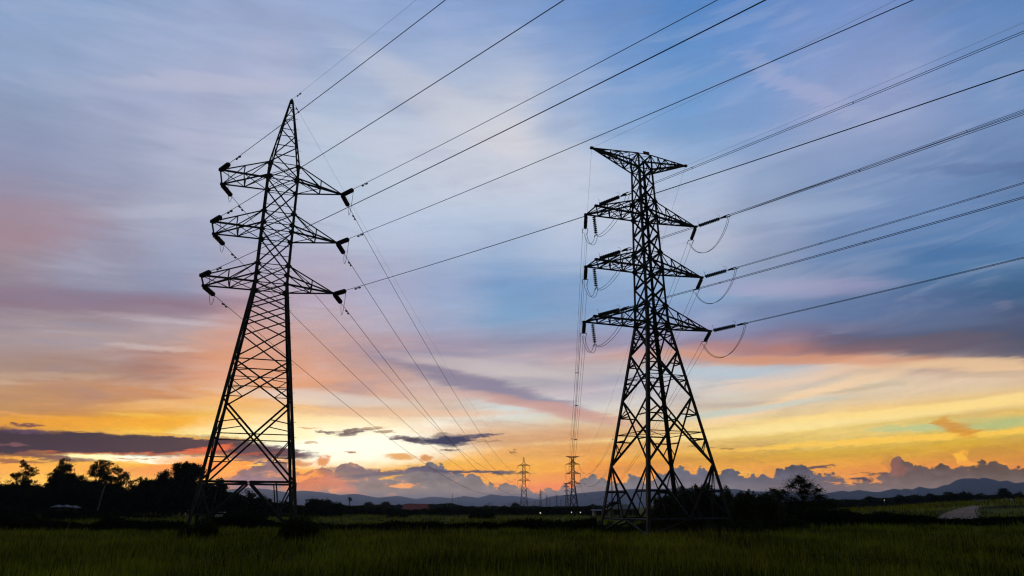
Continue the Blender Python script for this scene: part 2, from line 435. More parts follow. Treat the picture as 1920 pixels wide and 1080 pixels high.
for a in [
    (-60, 829, 150, 28, bankl, 1, .3, .0), (90, 830, 130, 22, (62, 58, 75), 1, .3, -.02), (230, 833, 130, 19, (65, 58, 74), 1, .3, -.02),
    (340, 836, 115, 18, (72, 62, 76), 1, .35, -.02), (440, 838, 90, 15, (80, 66, 78), 1, .35, -.1), (520, 850, 66, 9, (90, 72, 88), 1, .4, -.06),
    (160, 814, 44, 6, (63, 58, 76), 1, .4, .0), (45, 809, 40, 4, (92, 76, 102), .9, .5, .0), (90, 858, 80, 4.5, (118, 84, 92), .95, .5, -.08), (20, 866, 60, 3.5, (130, 92, 84), .8, .6, 0),
    (392, 842, 34, 5, (250, 130, 44), .75, .9, .15), (300, 850, 150, 1.8, (236, 128, 60), .45, .9, 0), (300, 816, 130, 1.6, (250, 190, 110), .7, .9, -.05), (470, 857, 40, 3, (120, 96, 104), .9, .5, 0),
    (45, 796, 26, 1.9, (120, 84, 88), 1, .5, 0), (30, 833, 20, 2, (130, 96, 104), .7, .6, 0),
    (612, 810, 17, 2.2, (104, 86, 88), .9, .5, 0), (662, 811, 27, 5, (106, 88, 92), .95, .5, .12), (705, 804, 16, 2.4, (176, 140, 106), .8, .6, .1), (722, 810, 14, 1.6, (160, 130, 100), .8, .6, 0),
    (747, 819.5, 20, 3, (112, 98, 104), .95, .5, 0), (780, 825, 28, 5.5, (80, 74, 88), 1, .5, -.12), (844, 825.5, 38, 10, (62, 66, 92), 1, .4, 0), (890, 817, 24, 2.4, (84, 82, 106), .95, .5, .05),
    (915, 814.5, 26, 1.6, (100, 94, 110), .9, .5, 0), (825, 814, 13, 2, (150, 132, 122), .8, .6, .15), (842, 843, 14, 1.6, (120, 100, 100), .9, .5, 0),
    (655, 849, 12, 1.5, (160, 116, 84), .9, .5, 0), (580, 803, 16, 1.6, (220, 172, 130), .8, .6, 0), (580, 831, 12, 1.4, (196, 160, 126), .8, .6, 0),
    (913, 827, 22, 1.8, (170, 140, 116), .8, .6, 0), (960, 847, 8, 1.8, (160, 120, 96), .8, .6, 0), (240, 893, 10, 1.6, (150, 96, 40), .8, .6, 0),
    (250, 861, 30, 1.2, (170, 110, 50), .8, .6, 0), (470, 862, 30, 2, (110, 92, 104), .8, .6, 0),
]:
    S = cloud(S, *a[:4], a[4], a[5], a[6], a[7], RAG)

hs = wn.new('ShaderNodeHueSaturation')
setin(hs.inputs['Saturation'], wsmooth(EL, 5, 14, 1.08, 1.0))
hs.inputs['Value'].default_value = 0.985
wl.new(S, hs.inputs['Color'])
S = hs.outputs[0]
# mottling of the low clouds
S = wscale(S, wmath('ADD', 1.0, wmath('MULTIPLY', wmath('SUBTRACT', fs.outputs[2], 0.5), wsmooth(EL, 4.0, 9.0, 0.42, 0.0))))

# the rest of the sky, away from the sunset: a dim clear Nishita dusk
SUN_AZ, SUN_EL = azel(392, 905)
nish = wn.new('ShaderNodeTexSky')
nish.sky_type = 'NISHITA'
nish.sun_disc = False
nish.sun_elevation = R(SUN_EL)
nish.sun_rotation = R(SUN_AZ)
nish.air_density = 1.2
nish.dust_density = 2.0
absaz = wmath('ABSOLUTE', AZ)
inview = wmath('MULTIPLY', wsmooth(absaz, 75, 46), wsmooth(EL, 62, 43))
inview = wmath('MULTIPLY', inview, wsmooth(EL, -4, -1))
bgA = wn.new('ShaderNodeBackground')       # sunset clouds
# the clouds stand beyond the air of the plain: their light reaches the eye through it
tau = wmath('DIVIDE', HAZE_D * (HAZE_TOP - CAM_H), wmath('MAXIMUM', sep.outputs[2], 0.022))
ext = wmath('EXPONENT', tau)
S = wscale(S, ext)
S = wmix(1.0, S, wscale(AIR_C, wmath('SUBTRACT', ext, 1.0)), 'SUBTRACT')
S = wmix(1.0, S, (0, 0, 0, 1), 'LIGHTEN')
wl.new(S, bgA.inputs['Color'])
bgA.inputs['Strength'].default_value = 1.0
bgB = wn.new('ShaderNodeBackground')       # clear sky
wl.new(nish.outputs[0], bgB.inputs['Color'])
bgB.inputs['Strength'].default_value = 0.07
mx = wn.new('ShaderNodeMixShader')
wl.new(inview, mx.inputs[0])
wl.new(bgB.outputs[0], mx.inputs[1])
wl.new(bgA.outputs[0], mx.inputs[2])
wo = wn.new('ShaderNodeOutputWorld')
wl.new(mx.outputs[0], wo.inputs['Surface'])
world.cycles.sampling_method = 'MANUAL'
world.cycles.sample_map_resolution = 512

# ------------------------------------------------------------------ sun, almost set behind the trees
sl = bpy.data.lights.new('sun', 'SUN')
sl.energy = 0.35
sl.angle = R(1.5)
sl.color = (1.0, 0.55, 0.25)
so = bpy.data.objects.new('sun', sl)
COL.objects.link(so)
sd = direction(392, 905)
so.rotation_euler = (-sd).to_track_quat('-Z', 'Y').to_euler()
so.location = (-60, 60, 60)

# ------------------------------------------------------------------ materials
def mat(name, col, rough=0.7, metal=0.0, var=0.25, scale=3.0, col2=None, emit=None, spec=0.3, coord='Object', detail=4):
    m = bpy.data.materials.new(name)
    m.use_nodes = True
    nt = m.node_tree
    b = nt.nodes['Principled BSDF']
    t = nt.nodes.new('ShaderNodeTexCoord')
    n = nt.nodes.new('ShaderNodeTexNoise')
    n.inputs['Scale'].default_value = scale
    n.inputs['Detail'].default_value = detail
    nt.links.new(t.outputs[coord], n.inputs['Vector'])
    r = nt.nodes.new('ShaderNodeValToRGB')
    r.color_ramp.elements[0].position = 0.32
    r.color_ramp.elements[1].position = 0.68
    c2 = col2 or tuple(min(1, c * (1 + var)) for c in col)
    r.color_ramp.elements[0].color = (*[c * (1 - var) for c in col], 1)
    r.color_ramp.elements[1].color = (*c2, 1)
    nt.links.new(n.outputs['Fac'], r.inputs[0])
    nt.links.new(r.outputs[0], b.inputs['Base Color'])
    b.inputs['Roughness'].default_value = rough
    b.inputs['Metallic'].default_value = metal
    b.inputs['Specular IOR Level'].default_value = spec
    if emit:
        b.inputs['Emission Color'].default_value = (*emit[0], 1)
        b.inputs['Emission Strength'].default_value = emit[1]
    return m


def leafmat(name, c1, c2, trans=0.25, nscale=0.35, rnd=0.6, lo=0.45, hi=1.05, stretch=None):
    m = bpy.data.materials.new(name)
    m.use_nodes = True
    nt = m.node_tree
    nt.nodes.clear()
    g = nt.nodes.new('ShaderNodeNewGeometry')
    t = nt.nodes.new('ShaderNodeTexCoord')
    n = nt.nodes.new('ShaderNodeTexNoise')
    n.inputs['Scale'].default_value = nscale
    n.inputs['Detail'].default_value = 5
    if stretch:
        mpg = nt.nodes.new('ShaderNodeMapping')
        mpg.inputs['Scale'].default_value = stretch
        nt.links.new(t.outputs['Object'], mpg.inputs[0])
        nt.links.new(mpg.outputs[0], n.inputs['Vector'])
    else:
        nt.links.new(t.outputs['Object'], n.inputs['Vector'])
    a = nt.nodes.new('ShaderNodeMath')
    a.operation = 'MULTIPLY_ADD'
    nt.links.new(g.outputs['Random Per Island'], a.inputs[0])
    a.inputs[1].default_value = rnd
    nt.links.new(n.outputs['Fac'], a.inputs[2])
    r = nt.nodes.new('ShaderNodeValToRGB')
    r.color_ramp.elements[0].position = lo
    r.color_ramp.elements[1].position = hi
    r.color_ramp.elements[0].color = (*c1, 1)
    r.color_ramp.elements[1].color = (*c2, 1)
    nt.links.new(a.outputs[0], r.inputs[0])
    d = nt.nodes.new('ShaderNodeBsdfDiffuse')
    tr = nt.nodes.new('ShaderNodeBsdfTranslucent')
    nt.links.new(r.outputs[0], d.inputs[0])
    nt.links.new(r.outputs[0], tr.inputs[0])
    mxs = nt.nodes.new('ShaderNodeMixShader')
    mxs.inputs[0].default_value = trans
    nt.links.new(d.outputs[0], mxs.inputs[1])
    nt.links.new(tr.outputs[0], mxs.inputs[2])
    o = nt.nodes.new('ShaderNodeOutputMaterial')
    nt.links.new(mxs.outputs[0], o.inputs['Surface'])
    return m


M_STEEL = mat('galvanised_steel', (0.07, 0.07, 0.08), 0.65, 0.0, 0.35, 1.2)
M_STEEL2 = mat('weathered_steel', (0.055, 0.055, 0.065), 0.65, 0.0, 0.35, 1.2)
M_INS = mat('brown_porcelain', (0.05, 0.03, 0.025), 0.3, 0, 0.2, 6)
M_INS2 = mat('grey_glass_insulator', (0.07, 0.09, 0.09), 0.25, 0, 0.2, 6)
M_WIRE = mat('aluminium_cable', (0.05, 0.05, 0.055), 0.6, 0, 0.15, 0.5)
M_CONC = mat('concrete', (0.25, 0.24, 0.22), 0.9, 0, 0.25, 4)
M_RUST = mat('rusty_plate', (0.32, 0.11, 0.04), 0.8, 0, 0.4, 9)
M_BARK = mat('bark', (0.05, 0.04, 0.03), 0.9, 0, 0.4, 4)
M_BARK_PALE = mat('pale_bark', (0.22, 0.2, 0.19), 0.9, 0, 0.3, 4)
M_LEAF = leafmat('tree_leaves', (0.012, 0.022, 0.006), (0.045, 0.065, 0.015))
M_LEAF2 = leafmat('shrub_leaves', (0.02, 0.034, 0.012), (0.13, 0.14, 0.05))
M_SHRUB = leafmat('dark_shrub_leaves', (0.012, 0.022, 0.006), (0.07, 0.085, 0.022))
M_LEAF3 = leafmat('feathery_leaves', (0.03, 0.05, 0.02), (0.10, 0.13, 0.05))
M_HEDGE = leafmat('hedge_leaves', (0.007, 0.013, 0.004), (0.03, 0.04, 0.01))
M_GRASS = leafmat('rice_grass', (0.036, 0.048, 0.006), (0.5, 0.53, 0.032), 0.3, 0.16, 0.35, 0.5, 0.98, (1, 0.45, 1))
M_WEED = leafmat('weed_stalks', (0.05, 0.05, 0.01), (0.36, 0.34, 0.04), 0.3, 0.3, 0.5)
M_WALLW = mat('white_wall', (0.7, 0.7, 0.74), 0.8, 0, 0.12, 2)
M_WALLG = mat('plaster_wall', (0.3, 0.28, 0.26), 0.8, 0, 0.2, 2)
M_ROOFR = mat('red_roof', (0.55, 0.075, 0.035), 0.6, 0, 0.2, 1.5)
M_ROOFB = mat('blue_roof', (0.05, 0.22, 0.62), 0.5, 0, 0.2, 1.5)
M_ROOFW = mat('pale_metal_roof', (0.62, 0.62, 0.64), 0.5, 0, 0.25, 1.0)
M_ROOFD = mat('dull_tin_roof', (0.13, 0.14, 0.16), 0.6, 0, 0.4, 1.0)
M_DARK = mat('dark_opening', (0.02, 0.02, 0.022), 0.6, 0, 0.2, 2)
M_POLE = mat('concrete_pole', (0.2, 0.2, 0.2), 0.8, 0, 0.2, 2)
M_CAR = mat('white_car_paint', (0.6, 0.66, 0.8), 0.35, 0, 0.08, 2)
M_GLASS = mat('dark_window_glass', (0.02, 0.025, 0.03), 0.1, 0, 0.1, 2)
M_TYRE = mat('tyre_rubber', (0.02, 0.02, 0.02), 0.8, 0, 0.1, 2)
M_LAMP = mat('lit_lamp', (0.9, 0.9, 0.85), 0.5, 0, 0.02, 2, emit=((1.0, 0.95, 0.82), 5.0))
M_ROAD = mat('dirt_road', (0.5, 0.32, 0.23), 0.95, 0, 0.35, 0.6, coord='Generated')
M_HILL = mat('wooded_hills', (0.02, 0.03, 0.018), 0.95, 0, 0.3, 0.004)

# ------------------------------------------------------------------ mesh helpers
class MB:
    def __init__(self):
        self.v = []
        self.f = []

    def add(self, vs, fs):
        o = len(self.v)
        self.v.extend([tuple(v) for v in vs])
        self.f.extend([tuple(i + o for i in f) for f in fs])

    def box(self, c, s, rz=0.0):
        cx, cy_, cz = c
        ca, sa = math.cos(rz), math.sin(rz)
        vs = []
        for dx, dy, dz in ((-1, -1, -1), (1, -1, -1), (1, 1, -1), (-1, 1, -1), (-1, -1, 1), (1, -1, 1), (1, 1, 1), (-1, 1, 1)):
            x, y = dx * s[0] / 2, dy * s[1] / 2
            vs.append((cx + x * ca - y * sa, cy_ + x * sa + y * ca, cz + dz * s[2] / 2))
        self.add(vs, [(0, 3, 2, 1), (4, 5, 6, 7), (0, 1, 5, 4), (1, 2, 6, 5), (2, 3, 7, 6), (3, 0, 4, 7)])

    def angle(self, a, b, w, out=(0, 0, 1)):
        """steel angle section (L) from a to b; its corner faces 'out'"""
        a, b = Vector(a), Vector(b)
        d = (b - a)
        if d.length < 1e-6:
            return
        d.normalize()
        o = Vector(out)
        o = o - d * o.dot(d)
        if o.length < 1e-4:
            o = d.orthogonal()
        o.normalize()
        p = d.cross(o)
        u = (o + p).normalized()
        w_ = (o - p).normalized()
        t = max(0.014, w * 0.16)
        # L profile in the (u, w_) plane with its corner at the centre line + offset
        k = w * 0.35
        prof = [(k, k), (k - w, k), (k - w, k - t), (k - t, k - t), (k - t, k - w), (k, k - w)]
        vs = []
        for q in (a, b):
            for x, y in prof:
                vs.append(q + u * x + w_ * y)
        fs = [(i, (i + 1) % 6, (i + 1) % 6 + 6, i + 6) for i in range(6)]
        fs += [(3, 2, 1, 0), (5, 4, 3, 0), (6, 7, 8, 9), (6, 9, 10, 11)]
        self.add(vs, fs)

    def tube(self, pts, r, n=6, r2=None):
        pts = [Vector(p) for p in pts]
        m = len(pts)
        ref = None
        vs = []
        for i, p in enumerate(pts):
            d = (pts[min(i + 1, m - 1)] - pts[max(i - 1, 0)]).normalized()
            if ref is None:
                ref = d.orthogonal().normalized()
            ref = (ref - d * ref.dot(d)).normalized()
            q = d.cross(ref)
            rr = r if r2 is None else r + (r2 - r) * i / (m - 1)
            for k in range(n):
                a = 2 * math.pi * k / n
                vs.append(p + (ref * math.cos(a) + q * math.sin(a)) * rr)
        fs = []
        for i in range(m - 1):
            for k in range(n):
                k2 = (k + 1) % n
                fs.append((i * n + k, i * n + k2, (i + 1) * n + k2, (i + 1) * n + k))
        fs.append(tuple(range(n))[::-1])
        fs.append(tuple((m - 1) * n + k for k in range(n)))
        self.add(vs, fs)

    def lathe(self, a, d, prof, n=12):
        """profile [(distance along d, radius)] turned about the axis a + t d"""
        a, d = Vector(a), Vector(d).normalized()
        u = d.orthogonal().normalized()
        w = d.cross(u)
        vs = []
        for t, r in prof:
            for k in range(n):
                an = 2 * math.pi * k / n
                vs.append(a + d * t + (u * math.cos(an) + w * math.sin(an)) * r)
        fs = []
        for i in range(len(prof) - 1):
            for k in range(n):
                k2 = (k + 1) % n
                fs.append((i * n + k, i * n + k2, (i + 1) * n + k2, (i + 1) * n + k))
        fs.append(tuple(range(n))[::-1])
        fs.append(tuple((len(prof) - 1) * n + k for k in range(n)))
        self.add(vs, fs)

    def plate(self, pts, th, nrm):
        """flat polygon plate of thickness th"""
        nrm = Vector(nrm).normalized() * th / 2
        pts = [Vector(p) for p in pts]
        n = len(pts)
        vs = [p + nrm for p in pts] + [p - nrm for p in pts]
        fs = [tuple(range(n)), tuple(range(n, 2 * n))[::-1]]
        fs += [(i, i + n, (i + 1) % n + n, (i + 1) % n) for i in range(n)]
        self.add(vs, fs)

    def build(self, name, m, parent=None, smooth=False):
        me = bpy.data.meshes.new(name)
        me.from_pydata(self.v, [], self.f)
        me.materials.append(m)
        if smooth:
            me.polygons.foreach_set('use_smooth', [True] * len(me.polygons))
        me.update()
        o = bpy.data.objects.new(name, me)
        COL.objects.link(o)
        if parent is not None:
            o.parent = parent
        return o


def np_mesh(name, verts, faces, m, parent=None):
    """verts (N,3), faces (M,k) arrays"""
    me = bpy.data.meshes.new(name)
    nv, nf, k = len(verts), len(faces), faces.shape[1]
    me.vertices.add(nv)
    me.vertices.foreach_set('co', np.ascontiguousarray(verts, dtype=np.float32).ravel())
    me.loops.add(nf * k)
    me.loops.foreach_set('vertex_index', faces.astype(np.int32).ravel())
    me.polygons.add(nf)
    me.polygons.foreach_set('loop_start', np.arange(0, nf * k, k, dtype=np.int32))
    me.polygons.foreach_set('loop_total', np.full(nf, k, dtype=np.int32))
    me.materials.append(m)
    me.update(calc_edges=True)
    me.validate()
    o = bpy.data.objects.new(name, me)
    COL.objects.link(o)
    if parent is not None:
        o.parent = parent
    return o


def tag(o, label=None, cat=None, group=None, kind=None):
    if label:
        o['label'] = label
    if cat:
        o['category'] = cat
    if group:
        o['group'] = group
    if kind:
        o['kind'] = kind
    return o


def empty(name, loc, rz=0.0, label=None, cat=None, group=None):
    o = bpy.data.objects.new(name, None)
    COL.objects.link(o)
    o.location = loc
    o.rotation_euler = (0, 0, rz)
    o.empty_display_size = 0.5
    return tag(o, label, cat, group)


def copy_tree(o, parent=None):
    c = o.copy()
    COL.objects.link(c)
    if parent is not None:
        c.parent = parent
    for ch in [x for x in list(bpy.data.objects) if x.parent == o]:
        copy_tree(ch, c)
    return c


# ------------------------------------------------------------------ ground
def sstep(x, a, b):
    t = np.clip((x - a) / (b - a), 0, 1)
    return t * t * (3 - 2 * t)


def gz(x, y):
    """height of the ground"""
    x = np.asarray(x, float)
    y = np.asarray(y, float)
    rr = x / np.maximum(y, 1.0)
    rise = sstep(rr, 0.30, 0.82) * sstep(y, 48, 135)
    z = 3.9 * rise * (1 - 0.0 * rr)
    z = z + 1.0 * sstep(rr, 0.26, 0.4) * sstep(y, 62, 110) * (1 - rise)
    z = z * (1 - 0.75 * sstep(y, 170, 420))
    z = z + 0.05 * np.sin(x * .31 + 1.3) * np.sin(y * .23) * sstep(y, 5, 20) * (1 - sstep(y, 300, 600))
    return z


def gpt(px, py):
    """where the sight line through a photo point meets the ground"""
    d = direction(px, py)
    t = 5.0
    while t < 4000:
        p = Vector((0, 0, CAM_H)) + d * t
        if p.z <= float(gz(p.x, p.y)):
            return p
        t *= 1.004
    return p


def at(px, dist):
    """ground point on the photo's vertical line px (near the horizon) at forward distance dist"""
    d = direction(px, 950)
    x = d.x / d.y * dist
    return Vector((x, dist, float(gz(x, dist))))


def top_z(px, py, dist):
    d = direction(px, py)
    return CAM_H + d.z / d.y * dist


ys = np.concatenate([[-60, -20, 0], np.arange(8, 200, 2.0), np.geomspace(204, 33000, 60)])
us = np.concatenate([[-6, -3, -1.5], np.linspace(-1.05, 1.05, 106), [1.5, 3, 6]])
VV = []
for y in ys:
    w_ = max(abs(y), 30.0)
    xs = us * w_
    zz = gz(xs, np.full_like(xs, y))
    VV.append(np.stack([xs, np.full_like(xs, y), zz], 1))
VV = np.concatenate(VV)
nu = len(us)
FF = []
for j in range(len(ys) - 1):
    for i in range(nu - 1):
        a = j * nu + i
        FF.append((a, a + 1, a + nu + 1, a + nu))
mg = bpy.data.materials.new('field_ground')
mg.use_nodes = True
nt = mg.node_tree
bs = nt.nodes['Principled BSDF']
bs.inputs['Roughness'].default_value = 0.95
bs.inputs['Specular IOR Level'].default_value = 0.05
t = nt.nodes.new('ShaderNodeTexCoord')
mp = nt.nodes.new('ShaderNodeMapping')
mp.inputs['Scale'].default_value = (0.05, 0.12, 0.1)
nt.links.new(t.outputs['Object'], mp.inputs[0])
nA = nt.nodes.new('ShaderNodeTexNoise')
nA.inputs['Scale'].default_value = 1.0
nA.inputs['Detail'].default_value = 6
nA.inputs['Roughness'].default_value = .6
nt.links.new(mp.outputs[0], nA.inputs['Vector'])
rA = nt.nodes.new('ShaderNodeValToRGB')
rA.color_ramp.elements[0].position = 0.36
rA.color_ramp.elements[0].color = (0.03, 0.042, 0.005, 1)
rA.color_ramp.elements[1].position = 0.66
rA.color_ramp.elements[1].color = (0.32, 0.3, 0.022, 1)
e = rA.color_ramp.elements.new(0.5)
e.color = (0.15, 0.17, 0.012, 1)
nt.links.new(nA.outputs['Fac'], rA.inputs[0])
nB = nt.nodes.new('ShaderNodeTexNoise')
nB.inputs['Scale'].default_value = 2.5
nB.inputs['Detail'].default_value = 5
nt.links.new(t.outputs['Object'], nB.inputs['Vector'])
mB = nt.nodes.new('ShaderNodeMix')
mB.data_type = 'RGBA'
mB.blend_type = 'MULTIPLY'
mB.inputs[0].default_value = 0.7
nt.links.new(rA.outputs[0], mB.inputs[6])
rB = nt.nodes.new('ShaderNodeValToRGB')
rB.color_ramp.elements[0].position = .3
rB.color_ramp.elements[0].color = (.45, .45, .45, 1)
rB.color_ramp.elements[1].position = .7
rB.color_ramp.elements[1].color = (1.3, 1.3, 1.3, 1)
nt.links.new(nB.outputs['Fac'], rB.inputs[0])
nt.links.new(rB.outputs[0], mB.inputs[7])
nt.links.new(mB.outputs[2], bs.inputs['Base Color'])
ground = np_mesh('ground', VV, np.array(FF), mg)
tag(ground, kind='structure')

# dirt road coming down the bank on the right
ROADC = []
EDGE = [(1748, 1838, 974.5), (1756, 1839, 971), (1765, 1838, 966), (1775, 1837, 961.5), (1786, 1836, 957.5), (1798, 1836, 954), (1810, 1838, 951.5), (1826, 1846, 949.5)]
rv = []
for l_, r_, y_ in EDGE:
    for k in range(9):
        p = gpt(l_ + (r_ - l_) * k / 8, y_)
        rv.append((p.x, p.y, float(gz(p.x, p.y)) + 0.05 + 0.03 * math.sin(k * 2.1)))
rf = [(j * 9 + i, j * 9 + i + 1, (j + 1) * 9 + i + 1, (j + 1) * 9 + i) for j in range(len(EDGE) - 1) for i in range(8)]
ROADC = np.array([[v[0], v[1]] for v in rv]).reshape(len(EDGE), 9, 2)
mb = MB()
mb.add(rv, rf)
tag(mb.build('road', M_ROAD), kind='structure')

# ------------------------------------------------------------------ hills
def hills(name, prof, dist, depth, seed):
    rnd = np.random.RandomState(seed)
    px = np.array([p[0] for p in prof], float)
    py = np.array([p[1] for p in prof], float)
    X = np.arange(px[0], px[-1], 2.0)
    Y = np.interp(X, px, py)
    rough = np.zeros_like(X)
    for s_, a_ in ((5, .35), (11, .5), (23, .7)):
        q = rnd.rand(int(len(X) / s_) + 3) - .5
        rough += a_ * np.interp(np.arange(len(X)) / s_, np.arange(len(q)), q)
    ridge = []
    for x_, y_ in zip(X, Y + rough):
        d = direction(x_, y_)
        ridge.append((d.x / d.y, d.z / d.y))
    ridge = np.array(ridge)
    rows = []
    NR = 11
    n = len(X)
    for j in range(NR):
        s_ = j / (NR - 1)           # 0 front foot .. 0.6 ridge .. 1 back foot
        if s_ <= 0.6:
            k = s_ / 0.6
            yy = dist - depth * (1 - k)
            h = (CAM_H + ridge[:, 1] * dist) * (k ** 0.8)
        else:
            k = (s_ - .6) / .4
            yy = dist + depth * k
            h = (CAM_H + ridge[:, 1] * dist) * (1 - k)
        q = rnd.rand(n // 9 + 3)
        jit = np.interp(np.arange(n) / 9, np.arange(len(q)), q) - .5
        fold = 1 + (0.35 * jit if 0 < j < 6 else 0)
        hh = h * fold - (4 if j in (0, NR - 1) else 0)
        rows.append(np.stack([ridge[:, 0] * yy, np.full(n, yy) + (jit * depth * .15 if j != 6 else 0), hh], 1))
    V = np.concatenate(rows)
    Fc = [(j * n + i, j * n + i + 1, (j + 1) * n + i + 1, (j + 1) * n + i) for j in range(NR - 1) for i in range(n - 1)]
    return tag(np_mesh(name, V, np.array(Fc), M_HILL), kind='structure')


hills('hills', [(-400, 915), (-200, 925), (0, 930), (150, 922), (300, 925), (380, 921), (430, 917), (464, 914.5), (500, 916.7), (536, 923), (569, 919.6), (602, 923), (638, 927.8), (669, 925.6), (709, 933), (747, 930), (780, 936), (810, 930.8), (847, 934.7), (870, 930), (897, 933.5), (920, 926.7), (943, 930), (963, 929.4), (980, 932), (998, 934.7), (1060, 940), (1150, 947)], 11000, 1800, 3)
hills('hills', [(880, 952), (930, 946), (970, 941), (1009, 938), (1032, 931), (1057, 928), (1090, 924), (1112, 922), (1140, 920), (1189, 916.7), (1240, 916), (1300, 915), (1350, 916), (1382, 917), (1403, 921), (1430, 922), (1456, 922), (1500, 924), (1555, 926), (1620, 940)], 7500, 1200, 5)
hills('hills', [(1480, 935), (1540, 928), (1555, 924), (1580, 920), (1592, 922), (1610, 918), (1637, 922), (1651, 922), (1676, 916), (1690, 918), (1696, 915.7), (1710, 918), (1724, 912.6), (1743, 916), (1755, 915), (1769, 909.4), (1784, 908), (1800, 899.8), (1814, 896.8), (1828, 896.8), (1837, 898.8), (1847, 895.7), (1865, 899.8), (1875, 903.5), (1888, 901), (1904, 906), (1920, 904), (1960, 900), (2050, 908), (2200, 915), (2400, 925)], 5800, 1000, 8)

# ------------------------------------------------------------------ lattice pylons
def lerp(a, b, t):
    return tuple(a[i] + (b[i] - a[i]) * t for i in range(len(a)))


CORN = ((-1, -1), (1, -1), (1, 1), (-1, 1))
FACES = ((0, 1), (1, 2), (2, 3), (3, 0))


def outof(p):
    return (p[0], p[1], 0)


def insulator(parent, a, d, L, r, n, m, name='insulator_string', rod=0.25, cap=0.6):
    """string of n discs, length L, starting at a in direction d; short rod first"""
    mb = MB()
    d = Vector(d).normalized()
    prof = [(0, 0.03), (rod, 0.03)]
    s = L / n
    for i in range(n):
        t0 = rod + i * s
        prof += [(t0 + .02 * s, r * cap), (t0 + .30 * s, r), (t0 + .52 * s, r * .96), (t0 + .62 * s, r * cap * .8), (t0 + .98 * s, r * cap * .8)]
    prof += [(rod + L, .03), (rod + L + rod, .03)]
    mb.lathe(a, d, prof, 12)
    return mb.build(name, m, parent), Vector(a) + d * (L + 2 * rod)


def arm_mb(A, B, tips, w_main, w_sub, nseg):
    """box-girder arm: A = bottom corners (near, far), B = top corners (near, far) at the tower body,
    tips = (near tip, far tip) (may be equal)."""
    mb = MB()
    same = (Vector(tips[0]) - Vector(tips[1])).length < 0.05
    for k in (0, 1):
        side = (0, -1 if k == 0 else 1, 0)
        mb.angle(A[k], tips[k], w_main, (0, side[1], -1))
        mb.angle(B[k], tips[k], w_main * .8, (0, side[1], 1))
        # side web: posts and diagonals between bottom and top chords
        for i in range(1, nseg):
            t = i / nseg
            p, q = lerp(A[k], tips[k], t), lerp(B[k], tips[k], t)
            mb.angle(p, q, w_sub, side)
            p0 = lerp(A[k], tips[k], t - 1 / nseg)
            q0 = lerp(B[k], tips[k], t - 1 / nseg)
            if i % 2:
                mb.angle(q0, p, w_sub, side)
            else:
                mb.angle(p0, q, w_sub, side)
    # bottom and top planes: zigzag and cross members
    for C, up in ((A, -1), (B, 1)):
        for i in range(1, nseg + 1):
            t, t0 = i / nseg, (i - 1) / nseg
            a0, b0 = lerp(C[0], tips[0], t0), lerp(C[1], tips[1], t0)
            a1, b1 = lerp(C[0], tips[0], t), lerp(C[1], tips[1], t)
            if i < nseg or not same:
                if up < 0 or i == nseg:
                    mb.angle(a1, b1, w_sub * (1.3 if i == nseg else 1), (0, 0, up))
            if i < nseg or not same:
                mb.angle(a0, b1, w_sub, (0, 0, up))
                if up < 0:
                    mb.angle(b0, a1, w_sub, (0, 0, up))
    for tp in ({0: tips[0]} if same else {0: tips[0], 1: tips[1]}).values():
        mb.box(tp, (.32, .26, .22))
    return mb


def gusset(mb, p, s, out):
    o = Vector((out[0], out[1], 0)).normalized()
    u = Vector((-o.y, o.x, 0))
    P = Vector(p)
    z = Vector((0, 0, 1))
    mb.plate([P + u * s, P + z * s, P - u * s, P - z * s], 0.025, o)


